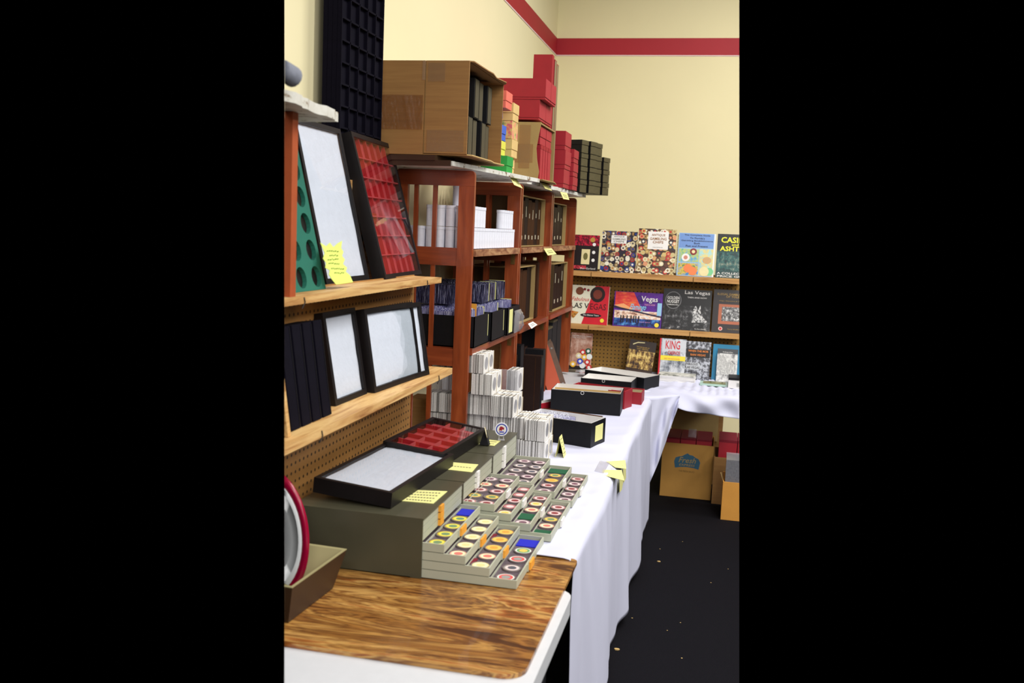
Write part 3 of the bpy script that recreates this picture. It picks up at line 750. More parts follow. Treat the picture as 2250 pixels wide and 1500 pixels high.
# big carton: near face at Y 3.42
Z0 = ZT+.0415
tl, tr = P(846, 133, 1, 3.40), P(1031, 129, 1, 3.40)
bx1, bx0 = tr.x+.004, P(846, 133, 1, 3.40).x-.02
t, a, b, h = corrug_box('cardboard_carton', 'big taped cardboard carton lying on its side with slim black boxes inside', bx0, bx1, 3.40, 3.93, Z0, tl.z)
fx = P(935, 200, 1, 3.40).x-(bx0+bx1)/2
MB().box(-a, fx-.002, -b-.006, -b, 0, h).build('flap', M_kraft, t, .001)
MB().box(fx+.002, a, -b-.006, -b, .006, h).build('flap', M_kraft, t, .001)
MB().box(-a+.006, a-.001, -b, -b+.004, .006, h-.006).build('near_panel', M_kraftin, t)
random.seed(14); jit = [random.random()**3 for _ in range(60)]
MB().grid(lambda u, v: Vector((-a+.01+(fx-.006+a-.01)*u, -b-.0075-.0035*abs(math.sin(23*u+5*math.sin(3*v)+9*jit[int(u*40)]))*jit[int(u*40+v*6)], .09+.125*v)), 40, 16).build('tape', clear('glossy_tape', (.80, .66, .46), 1.5, .10, .04, (.9, .8, .6, 1)), t)
MB().box(fx+.01, fx+.075, -b-.0068, -b-.0062, h-.075, h-.008).build('tape', M_tape, t)
MB().box(fx+.012, a-.012, -b-.0068, -b-.0062, .012, .09).build('tape', M_tape, t)
MB().box(fx-.012, fx+.0, -b-.0072, -b-.0064, h-.07, h).build('tape', M_tape, t)
pts = [(a-.002, -b), (a+.018, -b+.01), (a+.022, -b+.2), (a+.026, 0), (a+.014, .1), (a+.028, b-.05), (a+.012, b), (a-.002, b)]
MB().prism(pts, .004, 'xy', .001).build('torn_flap', M_kraftin, t)
MB().prism([(x-.004 if x > a else x, y) for x, y in pts], .004, 'xy', h-.003).build('torn_flap', M_kraft, t)
cx, cy = (bx0+bx1)/2, 3.665
rows = [('lower', Z0+.008, [3.50, 3.60, 3.70, 3.79]), ('upper', Z0+.008+.152, [3.58, 3.68, 3.78])]
pos = {4: ['nearest', 'second', 'third', 'farthest'], 3: ['nearest', 'middle', 'farthest']}
for rn, z0, ys in rows:
    for i, y in enumerate(ys):
        tt = thing('slipcase', f'{pos[len(ys)][i]} slim black slipcase in the {rn} row inside the big carton', 'box', (bx1-.13, y, z0), (0, 0, 0), 'black slipcases in the big carton')
        MB().box(-.12, .10-.01*(i % 2), 0, .075, 0, .148).build('case_shell', M_black, tt, .002)
        MB().box(.10-.01*(i % 2), .1015-.01*(i % 2), .014, .066, .003, .145).build('case_front', mat('dark_olive_front', (74, 66, 42), .8), tt)
# coloured small boxes stack
cz = ZT+.024
def hexbox(name, label, cat, x0, x1, y0, y1, z0, z1, m, mend, grp=None, lid=None, bev=.002, rot=0):
    c = ((x0+x1)/2, (y0+y1)/2); a, b = (x1-x0)/2, (y1-y0)/2
    t = thing(name, label, cat, (c[0], c[1], z0), (0, 0, rot), grp)
    h = z1-z0; hl = h*(lid if lid else .62)
    MB().m(0).box(-a+.002, a-.002, -b+.002, b-.002, 0, h-hl+.003).m(1).box(a-.002, a-.0012, -b+.002, b-.002, .001, h-hl).build('box_base', [m, mend], t, bev)
    MB().m(0).box(-a, a, -b, b, h-hl+.004, h).m(1).box(a, a+.0008, -b+.001, b-.001, h-hl+.005, h-.001).build('lid', [m, mend], t, 0)
    return t
colr = [((92, 178, 72), 'green', 3.985), ((232, 226, 96), 'yellow', 3.99), ((60, 96, 196), 'blue', 3.99), ((40, 80, 190), 'deep blue', 3.975), ((232, 108, 92), 'salmon', 4.0)]
hh = .072; zz = ZB
yy = {0: (372, 341), 1: (341, 308)}
mtan = mat('tan_box', (214, 182, 118), .7)
stack = [('green', (36, 150, 62), 4.06, -.957, .0), ('yellow', (222, 218, 84), 4.02, -.985, 0), ('blue', (66, 100, 200), 4.02, -.985, 0), ('deep blue', (44, 84, 190), 3.985, -.995, 0), ('salmon', (226, 112, 94), 4.03, -.965, 0)]
zz = ZB+.002
for i, (nm, c, y, x1, _) in enumerate(stack):
    h_ = [.072, .062, .066, .064, .072][i]
    m = mat('card_'+nm.replace(' ', '_'), c, .6)
    hexbox('small_box', f'{nm} lidded small box in the coloured stack beside the big carton', 'box', x1-.12, x1, y, y+.12, zz, zz+h_, m, m, 'coloured small boxes behind the big carton')
    zz += h_+.002
zz = ZB+.002
for i in range(4):
    h_ = .078
    if i != 2: hexbox('small_box', ['tan lidded box, lowest of the tan stack beside the coloured boxes', 'tan lidded box second up in the tan stack', '', 'topmost tan lidded box below the red boxes'][i], 'box', -1.05, -.985+.012*(i % 2), 4.21, 4.33, zz, zz+h_, mtan, mtan, 'tan boxes behind the coloured boxes')
    else:
        tt = thing('picture_box', 'small box with green and pink pictured sides in the tan stack', 'box', (-1.005, 4.27, zz))
        MB().box(-.05, .03, -.06, .06, 0, h_).build('box_body', ramp('pictured_card', [(.35, (40, 120, 80)), (.5, (230, 196, 120)), (.6, (220, 90, 110)), (.75, (240, 224, 170))], 18), tt, .001)
    zz += h_+.002
# second carton with red boxes
t, a, b, h = corrug_box('cardboard_carton', 'taped cardboard carton lying on its side with torn edge and red boxes inside', -1.21, -.925, 4.60, 5.00, ZB+.002, P(1150, 268, 1, 4.6).z, M_kraft2)
pts = [(-a, 0), (a-.002, 0), (a+.004, h*.15), (a-.008, h*.35), (a-.014, h*.55), (a-.004, h*.8), (a+.006, h), (-a, h)]
MB().prism(pts, .006, 'xz', -b-.006).build('near_panel', M_kraft2, t, .001)
MB().box(-a+.08, a-.03, -b-.0070, -b-.0064, h*.3, h*.62).build('tape', M_tape, t)
MB().box(a-.10, a-.045, -b-.0076, -b-.0071, h*.2, h*.95).build('tape', M_tape, t)
pts = [(a-.02, -b-.003), (a+.03, -b-.03), (a+.05, -.02), (a+.02, b), (a-.02, b)]
MB().prism(pts, .004, 'xy', -.0).build('torn_flap', M_kraft2, t)
cz0 = ZB+.010
for i, y in enumerate((4.665, 4.735, 4.80, 4.865)):
    w_ = (.066, .06, .06, .09)[i]
    tt = thing('red_slipcase', ['nearest', 'second', 'third', 'farthest'][i]+' thin red box standing upright inside the torn carton', 'box', (-1.05, y, cz0), (0, 0, 0), 'upright red boxes in the torn carton')
    MB().m(0).box(-.12, .118, 0, w_-.006, 0, .165).m(1).box(.118, .1188, .002, w_-.008, .002, .163).build('box_body', [M_red, M_redp], tt, 0)
    MB().m(0).box(-.12, .120, -.001, w_-.005, .150, .168).build('lid', M_red, tt, 0)
for i, y in enumerate((4.66, 4.815)):
    hexbox('red_box', ['red lidded box lying on the upright red boxes, nearer one', 'red lidded box lying on the upright red boxes, farther one'][i], 'box', -1.17, -.935+.0*i, y, y+.145, cz0+.171, cz0+.171+.088, M_red, M_redp, 'lying red boxes in the torn carton')
# long red boxes on the torn carton
zc = P(1150, 264, 1, 4.62).z+.004
def longred(label, xl, xr, y, w, z0, z1): return hexbox('long_red_box', label, 'box', xl, xr, y, y+w, z0, z1, M_red, M_redp, 'long red boxes above the torn carton', .93)
q0, q1 = P(1184, 262, 1, 4.62), P(1184, 219, 1, 4.62)
longred('long red box on the torn carton, nearer of the lower pair', q0.x-.38, q0.x, 4.62, .165, zc, q1.z)
longred('long red box on the torn carton, farther of the lower pair', q0.x-.38, q0.x, 4.79, .165, zc, q1.z)
q2, q3 = P(1198, 214, 1, 4.62), P(1198, 172, 1, 4.62)
longred('long red box, nearer of the upper pair above the torn carton', q2.x-.42, q2.x, 4.62, .14, q1.z+.002, q3.z)
longred('long red box, farther of the upper pair above the torn carton', q2.x-.42, q2.x, 4.765, .14, q1.z+.002, q3.z)
# tall red slipcase standing at the back
hi = P(1200, 121, 1, 5.03); 
for k in range(3):
    y = 5.0+k*.062+(.012 if k else 0); xx = P(1213, 150, 1, 5.0).x
    tt = thing('tall_slipcase', ['tall red slipcase standing highest above the red boxes', 'tall open slipcase with tan inside behind the tall red one', 'rear tall open slipcase with tan inside near the wall corner'][k], 'box', (xx, y, ZB+.002), (0, 0, 0), 'tall slipcases on the far bookcase')
    H_ = hi.z-ZB-.004-.012*k
    if k == 0: MB().box(-.10, .0, 0, .05, 0, H_).build('case_shell', M_red, tt, .001)
    else:
        MB().m(0).box(-.10, 0, 0, .003, 0, H_).box(-.10, 0, .055, .058, 0, H_).box(-.10, 0, .003, .055, H_-.003, H_).box(-.10, -.097, .003, .055, 0, H_-.003).build('case_shell', M_red, tt)
        MB().box(-.096, .0004, .004, .054, .002, H_-.004).build('tan_lining', M_tanfold, tt)
# red box columns
ys = 5.30
for r in range(3):
    z0 = ZB+.002+r*.104; 
    hexbox('red_box', ['bottom', 'middle', 'top'][r]+' red lidded box in the stack left of the olive boxes', 'box', -1.14, -.915+.004*(r % 2), 5.27, 5.47, z0, z0+.102, M_red, M_redp, 'red boxes in the near column', .8)
for r in range(3):
    z0 = ZB+.002+r*.078
    hexbox('red_box', ['bottom', 'middle', 'top'][r]+' small red box in the lower stack touching the olive boxes', 'box', -1.14, -.898, 5.49, 5.66, z0, z0+.075, M_red, M_redp, 'small red boxes beside the olive boxes', .7)
# olive/black boxes, turned a little
ang = math.radians(-17)
base = Vector((-.905, 5.80, 0)); ax = Vector((math.sin(-ang), math.cos(-ang), 0)); ac = Vector((math.cos(ang), math.sin(ang), 0))
for r in range(4):
    for c_ in range(4):
        if r == 3 and c_ == 3: continue
        z0 = ZB+.002+r*.0795
        p = base+ax*(c_*.102)+ac*(.012*((r*2+c_) % 2))
        tt = thing('olive_box', f'olive and black lidded coin box, row {["one", "two", "three", "four"][r]} from the bottom, {["nearest", "second", "third", "farthest"][c_]} column', 'box', (p.x, p.y, z0), (0, 0, ang), 'olive coin boxes on the far bookcase')
        MB().m(0).box(-.18, 0, 0, .096, 0, .047).m(1).box(0, .0008,   .002, .094, .002, .047).build('box_base', [M_black, M_olive], tt)
        MB().m(0).box(-.182, .002, -.002, .098, .049, .0775).m(1).box(.002, .0028, 0, .096, .050, .0765).build('lid', [M_black, M_olive], tt)

# ------------------------------------------------------------------ hanging shelf tags
def tagcard(label, pts, X, m=M_note):
    w = [P(x, y, 0, X+dx) for x, y, dx in pts]
    t = thing('shelf_tag', label, 'price tag', w[0])
    nrm = (w[1]-w[0]).cross(w[3]-w[0]).normalized()*.001
    MB().hull8(w, [p+nrm for p in w]).build('card', m, t, world=True)
    ink = MB(); s = -1 if nrm.dot(Vector((0, 0, CAMH))-w[0]) < 0 else 1
    for i in range(2):
        f = .35+.25*i
        for k in range(5):
            u0, u1 = .22+.12*k, .29+.12*k
            q = [w[0].lerp(w[1], u).lerp(w[3].lerp(w[2], u), v)+nrm*(1.5 if s > 0 else -.5) for u, v in ((u0, f), (u1, f), (u1, f+.1), (u0, f+.1))]
            ink._f(q, [(0, 1, 2, 3)])
    ink.build('writing', M_ink, t, world=True)
tagcard('yellow shelf tag hanging below the coloured box stack', [(1120, 388, 0), (1134, 392, 0), (1149, 414, .03), (1130, 406, .03)], -.94)
tagcard('yellow shelf tag hanging below the torn carton', [(1190, 402, 0), (1202, 404, 0), (1213, 419, .03), (1198, 414, .03)], -.93)
tagcard('faded yellow tag on the ragged board below the red box stack', [(1231, 421, 0), (1246, 424, 0), (1251, 439, .02), (1238, 437, .02)], -.90)
tagcard('yellow tag with print on the middle shelf edge between the two far bookcases', [(1195, 546, 0), (1212, 545, 0), (1223, 558, .03), (1204, 561, .03)], -.952)
tagcard('white tag hanging from the lower shelf beside a plastic bag', [(1160, 711, 0), (1171, 706, 0), (1181, 713, .03), (1168, 722, .03)], -.94, M_white)

# ------------------------------------------------------------------ bay 1: white tubes
def tube_proto():
    t = thing('coin_tube', 'white plastic coin tube', 'tube')
    MB().cyl((0, 0, 0), .0185, .070, 14).build('tube_body', M_tube, t, smooth=True)
    MB().cyl((0, 0, .0705), .0195, .012, 14).build('lid', M_tube, t, smooth=True)
    return t
tp = tube_proto(); first = True
def place_tube(x, y, l):
    global first
    lb = ['white coin tube in the bottom layer on the middle shelf of the nearest bookcase', 'white coin tube in the second layer on the middle shelf of the nearest bookcase', 'white coin tube in the top layer on the middle shelf of the nearest bookcase'][l]
    gp = ['bottom layer coin tubes', 'second layer coin tubes', 'top layer coin tubes'][l]
    loc = (x, y, Z2+.002+l*.084)
    if first: tp.location = loc; tp['label'] = lb; tp['group'] = gp; first = False
    else: dup(tp, loc, (0, 0, 0), lb, gp)
for i in range(7):
    for j in range(18):
        x = -1.238+i*.0405; y = 3.635+j*.0425
        if i >= 4 or j < 3: place_tube(x, y, 0)
        if (j < 3 and i >= 2) or (i == 6 and (j < 5 or j in (12, 13, 14, 15, 16))) : place_tube(x, y, 1)
for x in (-1.035,): place_tube(x-.0405, 3.72, 2)
# cartons of albums
def album_carton(label, ya, yb, z0, H_, n, cm_=M_brown, open_all=True, x1=-1.0, ticks=True, m=M_kraft2, lean=0, grp='', what='dark brown albums'):
    t, a, b, h = corrug_box('album_carton', label, -1.26, x1, ya, yb, z0, z0+H_, m, th=.005)
    MB().box(-a+.005, a, -b, -b+.005, .005, h-.005).build('near_panel', mat('dark_olive_board', (74, 54, 22), .8), t)
    w = (yb-ya-.02)/n
    for i in range(n):
        y = ya+.009+i*w; hh_ = h-.014-.008*((i*7) % 3)
        al = thing('album', f'{ordn(i, n)} dark album spine in the {grp}', 'album', (x1-.02, y, z0+.006), (0, 0, 0), grp)
        MB().box(-.2, 0, 0, w-.003, 0, hh_).build('cover', cm_ if i % 3 else M_brown2, al, .002)
        if ticks: MB().box(0, .0008, w*.3, w*.55, hh_*.13, hh_*.22).box(0, .0006, w*.35, w*.5, hh_*.6, hh_*.82 if i % 2 else hh_*.7).build('spine_mark', mat('silver_print', (190, 184, 160), .4), al)
def ordn(i, n): return ['nearest', 'second', 'third', 'fourth', 'fifth', 'sixth', 'seventh', 'eighth', 'ninth', 'tenth'][i]
album_carton('open cardboard carton of dark brown albums on the upper shelf of the middle bookcase', 4.50, 5.215, Z2+.001, .255, 8, grp='carton on the upper shelf of the middle bookcase')
album_carton('open carton of black albums on the upper shelf of the far bookcase', 5.40, 5.93, Z2+.001, .25, 5, M_brown2, grp='carton on the upper shelf of the far bookcase')
tt = thing('paper_sheet', 'upright cream card beside the black albums in the far bookcase', 'card', (-1.02, 5.98, Z2+.002)); MB().box(-.2, 0, 0, .05, 0, .18).build('card', M_white, tt, .001)
album_carton('open carton of brown albums on the lower shelf of the middle bookcase', 4.56, 5.02, Z1+.001, .29, 4, grp='carton on the lower shelf of the middle bookcase', ticks=False)
tt = thing('album', 'dark brown upright album right of the carton on the middle bookcase lower shelf', 'album', (-1.0, 5.06, Z1+.002)); MB().box(-.2, 0, 0, .07, 0, .30).build('cover', M_brown, tt, .003); MB().box(0, .002, .01, .012, .0, .3).build('spine_crease', M_brown2, tt)
album_carton('tall open carton with dark albums on the lower shelf of the far bookcase', 5.50, 5.98, Z1+.001, .285, 4, M_brown2, grp='carton on the lower shelf of the far bookcase', ticks=True, m=M_kraft2, x1=-.985)
# ------------------------------------------------------------------ bay 1 lower shelf: black boxes of flips
def flip_pack(label, x0, x1, y0, y1, z0, z1, m, grp, n=None, axis='y', cards=True):
    t = thing('flip_pack', label, 'coin flips', ((x0+x1)/2, (y0+y1)/2, z0), (0, 0, 0), grp)
    a, b, h = (x1-x0)/2, (y1-y0)/2, z1-z0; n = n or max(5, int((2*b)/.008)); g = MB(); random.seed(int(x0*1000+y0*777))
    for i in range(n):
        y = -b+2*b*i/n; hz_ = h*(1-random.uniform(0, .08)); s = random.uniform(-.004, .004)
        g.box(-a+s, a+s, y, y+2*b/n*.72, 0, hz_)
    g.build('flips', m, t)['kind'] = 'stuff'
    if cards: MB().box(-a, a, b, b+.002, 0, h*.98).build('divider_card', M_note, t)
    return t
bb = [(3.612, 3.855, 0), (3.865, 4.105, 1), (4.125, 4.37, 2)]
for ya, yb, i in bb:
    zt_ = Z1+.125; x1 = -.955+.008*i; x0 = -1.27
    t = thing('flip_box', ['black open box of blue coin flips nearest on the lower shelf', 'black open box of coin flips in the middle of the lower shelf', 'black box with yellow label strip at the far end of the lower shelf'][i], 'box', ((x0+x1)/2, ya, Z1+.001), (0, 0, 0))
    MB().box(x0, x1, ya, ya+.004, Z1+.001, zt_).box(x0, x1, yb-.004, yb, Z1+.001, zt_).box(x0, x0+.004, ya, yb, Z1+.001, zt_).box(x1-.004, x1, ya, yb, Z1+.001, zt_).box(x0, x1, ya, yb, Z1+.001, Z1+.004).build('box_shell', M_black, t, .0006, world=True)
    if i == 2: MB().box(x1+.0004, x1+.001, ya+.03, ya+.10, Z1+.01, zt_-.01).build('label_strip', M_note, t, world=True)
    else: MB().box(x1+.0004, x1+.001, yb-.03, yb-.024, Z1+.03, zt_-.005).build('label_strip', M_note, t, world=True)
    for k in range(4):
        xx = x0+.008+k*.072
        flip_pack(f'bluish clear coin flips, row {["at the back", "second from back", "second from front", "at the front"][k]} of the {["nearest", "middle", "far"][i]} black box', xx, xx+.068, ya+.008, yb-.012, Z1+.006, zt_+.022+.006*(k % 2), M_flipb, f'coin flips in the {["nearest", "middle", "far"][i]} black box', cards=(k == 3))
tt = thing('divider_card', 'orange divider tab among the flips of the nearest black box', 'card', (-.985, 3.70, Z1+.12)); MB().box(-.012, .012, 0, .002, 0, .05).build('card', M_orange, tt)
tt = thing('divider_card', 'white divider card among the flips of the nearest black box', 'card', (-1.0, 3.66, Z1+.10)); MB().box(-.022, .022, 0, .002, 0, .055).build('card', M_white, tt)
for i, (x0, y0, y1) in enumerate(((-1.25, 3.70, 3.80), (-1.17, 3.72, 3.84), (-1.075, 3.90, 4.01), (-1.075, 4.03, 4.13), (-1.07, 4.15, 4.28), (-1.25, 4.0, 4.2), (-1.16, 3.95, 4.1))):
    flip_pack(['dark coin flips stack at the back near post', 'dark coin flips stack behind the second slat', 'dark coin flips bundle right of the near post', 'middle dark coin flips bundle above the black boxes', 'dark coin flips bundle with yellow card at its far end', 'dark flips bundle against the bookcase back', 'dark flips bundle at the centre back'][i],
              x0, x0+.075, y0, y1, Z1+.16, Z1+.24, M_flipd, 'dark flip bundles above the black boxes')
# plastic bag hanging in front of the far black box
def bag(name, label, c, w, h, d, seed, m=M_bag, rot=(0, 0, 0)):
    random.seed(seed); t = thing(name, label, 'bag', c, rot); g = MB()
    def f(u, v):
        bulge = (1-abs(2*u-1)**3)*(1-abs(2*v-1)**3)
        return Vector(((u-.5)*w+random.uniform(-1, 1)*w*.02, -d*bulge*(.6+.4*random.random()), v*h+random.uniform(-1, 1)*h*.02))
    g.grid(f, 14, 12); g.build('film_front', m, t)
    g = MB(); g.grid(lambda u, v: Vector(((u-.5)*w, .001+random.uniform(0, d*.15), v*h)), 8, 8); g.build('film_back', m, t)
    return t
bag('plastic_bag', 'crinkled clear bag hanging in front of the lower shelf end', (-.93, 4.30, Z1+.0), .13, .105, .03, 2, rot=(0, 0, PI/2))

# ------------------------------------------------------------------ blocks of 2x2 white card holders
RB = mat('rubber_band', (196, 176, 136), .7)
def card_block(label, lx, ly, h, loc, grp='white card holder blocks', rot=0, band=True):
    # cards face +x, stacked along x over length lx; ly wide, h high
    t = thing('card_block', label, 'card holders', loc, (0, 0, rot), grp)
    random.seed(int(abs(loc[0])*9999+loc[1]*333+loc[2]*77)); g = MB(); n = int(lx/.0035); x = -lx
    while x < -.004:
        w = random.uniform(.0014, .0042); j = random.uniform(-.0012, .0012)
        g.m(0 if random.random() < .62 else 1).box(x, min(x+w*.86, -.003), j, ly+j*.5, 0, h+random.uniform(-.0015, .001)); x += w
    g.build('cards', [mat('card_edge_light', (222, 220, 216), .85, .08, 200), mat('card_edge_grey', (140, 138, 134), .85, .12, 200)], t)['kind'] = 'stuff'
    fc = MB().m(0).box(-.003, 0, 0, ly, 0, h).build('front_card', [M_white], t)
    MB().m(0).cyl((0, ly/2, h/2), min(ly, h)*.34, .0008, 22, 'x').build('window', mat('film_window', (158, 158, 162), .25, .12, 60), fc)
    if band:
        y = ly*.5+.001
        MB().box(-lx, -.002, y-.0015, y+.0015, h+.0008, h+.0018).box(.0009, .0018, ly*.97, ly*.99, 0, h).build('rubber_band', RB, t)
    return t
def blk(label, pxl, pxr, yt, yb, Y, depth=2, rr=None, wY=.082):
    a = P(pxl, yb, 1, Y); b = P(pxr, yb, 1, Y); c = P(pxr, yt, 1, Y)
    h = c.z-b.z; lx = b.x-a.x
    for k in range(depth):
        card_block(label+(', nearer of the pair' if k == 0 and depth == 2 else ', farther of the pair' if k == 1 else ''), lx, wY-.002, h, (b.x, Y+k*wY, b.z))
    return b.z, c.z
tz = T+.008
def blk2(label, pxl, pxr, Y, z0, h, depth=2, wY=.082, pyref=900):
    a = P(pxl, pyref, 1, Y); b = P(pxr, pyref, 1, Y)
    for k in range(depth):
        card_block(label+(', nearer of the pair' if k == 0 and depth == 2 else ', farther of the pair' if k == 1 else ''), b.x-a.x, wY-.002, h, (b.x, Y+k*wY, z0))
H0 = .083
blk2('white card holder block at the very front of the bottom layer', 1142, 1197, 3.62, tz, H0, pyref=1000)
blk2('white card holder block on the bottom layer, left of the front one', 1085, 1140, 3.63, tz, H0, 1, pyref=1000)
blk2('white card holder block, second layer, right end', 1154, 1198, 3.62, tz+.085, H0, pyref=950)
blk2('white card holder block, second layer, beside the end pair', 1082, 1152, 3.64, tz+.085, H0, 2, pyref=950)
blk2('white card holder block of the second layer behind the frame corner', 1026, 1080, 3.66, tz+.085, H0, 1, pyref=950)
blk2('white card holder block of the third layer right end', 1078, 1127, 3.62, tz+.17, H0, pyref=910)
blk2('white card holder block of the third layer beside the near post', 1024, 1076, 3.63, tz+.17, H0, 1, pyref=910)
blk2('white card holder block of the fourth layer right end', 1035, 1080, 3.61, tz+.255, H0, pyref=868)
blk2('white card holder block, topmost and loosely fanned beside the near post', 1026, 1062, 3.61, tz+.340, H0-.008, pyref=825)
blk2('white card holder block seen low between the bookcase slats', 938, 990, 3.64, tz+.165, H0-.005, 1, pyref=900)
blk2('white card holder block below the lower slats near the post', 940, 1012, 3.65, tz+.085, H0-.008, 1, pyref=950)
blk2('white card holder block high between slats and near post', 972, 1005, 3.66, tz+.255, H0, 1, pyref=850)
blk2('topmost white card holder block between slats and near post', 965, 1004, 3.68, tz+.340, H0-.02, 1, pyref=820)
# bagged blocks at the right back
blk2('grey card holder block wrapped in a clear bag behind the fourth layer', 1112, 1136, 3.96, tz+.21, .098, 1, .12, 850)
blk2('card holder block under the bagged one, beside the brown album', 1106, 1141, 3.92, tz+.105, .088, 1, .07, 890)
blk2('lowest card holder block behind the third layer, beside the red tray', 1100, 1146, 3.86, tz, .10, 1, .075, 910)
bag('plastic_bag', 'wrinkled clear bag wrapped over the grey card holder block', (P(1115, 850, 1, 3.93).x, 3.935, tz+.205), .10, .11, .02, 8)
# small carton and bag seen behind the slats
t, a, b, h = corrug_box('small_carton', 'small brown carton with a plastic bag behind the lower slats of the nearest bookcase', -1.25, -1.17, 3.70, 3.82, tz, tz+.20, M_kraft, th=.004)
MB().box(-a+.004, a, -b, -b+.004, .004, h-.004).build('near_panel', M_kraft, t)
bag('plastic_bag', 'clear bag of coins behind the lower slats', (P(968, 865, 1, 3.66).x, 3.655, tz+.245), .09, .09, .02, 4)

# ------------------------------------------------------------------ table level of middle and far bookcases
def album_at(label, pl, pr, Y0, Y1, H_, m, name='album', lean=0):
    a = P(*pl, 1, Y0); b = P(*pr, 1, Y0); zc_ = T+.008
    t = thing(name, label, 'album', (b.x, Y0, zc_), (0, lean, 0))
    MB().box(a.x-b.x, 0, 0, Y1-Y0, 0, H_).build('cover', m, t, .003, seg=2)
    return t, a.x-b.x
t, w = album_at('large dark brown album standing between the middle bookcase posts', (1147, 860), (1186, 865), 4.62, 4.67, .29, M_brown2)
MB().box(-.03, -.028, -.001, 0, .005, .28).build('spine_crease', M_brown, t)
MB().box(-.006, .001, .005, .05, .01, .28).build('spine_side', M_black, t)
t, w = album_at('black album behind the dark brown one at table level', (1150, 860), (1190, 865), 4.80, 4.86, .30, M_black)
t = thing('plastic_page', 'clear plastic binder page standing left of the dark brown album', 'plastic page', (P(1133, 850, 1, 4.56).x, 4.56, T+.01))
MB().box(-.02, .022, 0, .002, .0, .235).build('page', M_film, t)
for z in (.06, .2): MB().ring((.01, -.001, z), .003, .006, .001, 12, 'y').build('punched_hole', M_white, t)
for k in range(3):
    t = thing('dark_case', ['dark tall case at table level, left behind the brown album', 'dark tall case at table level behind the stacked card holders', 'dark case at the left back of the middle bookcase'][k], 'case', (-1.04, 4.92+k*.09-(.3 if k == 2 else 0), T+.008), (0, 0, 0))
    MB().box(-.2, 0, 0, .08 if k < 2 else .04, 0, .30-.02*k).build('case_shell', (M_blackm, M_brown2, M_brown)[k], t, .002)
    MB().box(0, .001, .01, .03, .04, .06).build('clasp', M_brass, t)
for k in range(3):
    y = 5.42+k*.16
    t = thing('lidded_case', ['nearest', 'middle', 'farthest'][k]+' dark lidded case under the lower shelf of the far bookcase', 'case', (-.99, y, T+.008), (0, 0, 0), 'dark cases of the far bookcase')
    MB().box(-.26, 0, 0, .14, 0, .34+.03*k).build('case_shell', M_blackm, t, .002)
    MB().box(-.262, .003, -.002, .142, .34+.03*k, .352+.03*k).build('lid', M_olive, t, .002)
for (ya_, x1_, z_, n_) in ((4.52, -1.06, .375, 'tall brown carton at the back of the middle bookcase table level'),):
    t, a, b, h = corrug_box('brown_carton', n_, -1.27, x1_, ya_, ya_+.25, T+.008, T+.008+z_, M_kraft); MB().box(-a+.006, a, -b, -b+.006, .006, h-.006).build('near_panel', M_kraft, t)
for nm, z_ in (('dark brown carton behind the dark flips in the middle bookcase', Z1+.002), ):
    pass
# terracotta ring binder leaning
def binder():
    a = P(1240, 852, 2, T+.008); top_ = P(1205, 765, 1, a.y-.0); 
    t = thing('ring_binder', 'terracotta and brown ring binder leaning on the last bookcase', 'binder', (a.x-.02, 5.34, T+.010), (0, -.36, .25))
    H_ = .275
    MB().box(-.055, .028, 0, .05, .012, H_).build('front_cover', M_terra, t, .002)
    MB().box(.028, .058, .0, .27, .012, H_).build('spine', mat('taupe_leatherette', (108, 84, 68), .6, .1, 40), t, .003)
    for z in (.03, H_-.03): MB().cyl((.043, -.0005, z), .006, .003, 12, 'y').build('rivet', M_metal, t)
binder()
# ------------------------------------------------------------------ open boxes on the cloth
def open_box(name, label, nl, nr, dep, h, m=M_black, lining=M_white, divs=1, skew=0, z=T+.007, label_card=False, th=.004):
    a, b = P(*nl, 2, z), P(*nr, 2, z); d = b-a; L_ = d.length; ang = math.atan2(d.y, d.x)
    t = thing(name, label, 'box', (a.x, a.y, z), (0, 0, ang))
    MB().box(0, L_, 0, th, 0, h).box(0, L_, dep-th, dep, 0, h).box(0, th, th, dep-th, 0, h).box(L_-th, L_, th, dep-th, 0, h).box(th, L_-th, th, dep-th, 0, .003).build('box_shell', m, t, .0006)
    q = th+.0012
    if lining is not None:
        MB().box(q, L_-q, th, q, .003, h+.002).box(q, L_-q, dep-q, dep-th, .003, h+.002).box(th, q, th, dep-th, .003, h+.002).box(L_-q, L_-th, th, dep-th, .003, h+.002).box(q, L_-q, q, dep-q, .003, .005).build('lining', lining, t)
        for k in range(divs):
            y = th+(dep-2*th)*(k+1)/(divs+1)
            MB().box(q, L_-q, y-.001, y+.001, .005, h-.004).build('divider', M_kraftin, t)
    return t, L_
t, L_ = open_box('flip_box', 'black open box of clear flips with yellow price label on the cloth', (1150, 962), (1297, 985), .16, .108, divs=0)
MB().box(L_+.0004, L_+.001, .045, .13, .02, .09).build('price_label', M_note, t)
MB().box(0, L_-.03, .1605, .20, .1035, .106).build('open_lid', M_brown, t)
random.seed(11)
g = MB()
for i in range(46):
    x = random.uniform(.0, .17); y = random.uniform(.01, .145); r = random.uniform(.010, .016); z = .098+random.uniform(-.006, .008)
    pts = [(x+r*math.cos(a_)*.8, y+r*math.sin(a_)*random.choice((.3, .9)), z+.008*math.sin(a_)) for a_ in [k*PI/5 for k in range(11)]]
    g.tube(pts, .0009, 5)
g.build('clear_flips', M_tube, t)['kind'] = 'stuff'
MB().box(.006, .18, .008, .152, .006, .095).build('flip_filling', M_flipb, t)
t, L_ = open_box('lidded_box', 'long black open box with white lining, largest on the cloth', (1209, 902), (1362, 914), .20, .112, divs=1)
MB().ring((L_*.45, -.0006, .104), .007, .009, .0008, 14, 'y').build('thumb_notch', M_white, t)
t, L_ = open_box('lidded_box', 'red open box behind the largest black box', (1250, 886), (1371, 901), .13, .098, M_red, M_redp, 0)
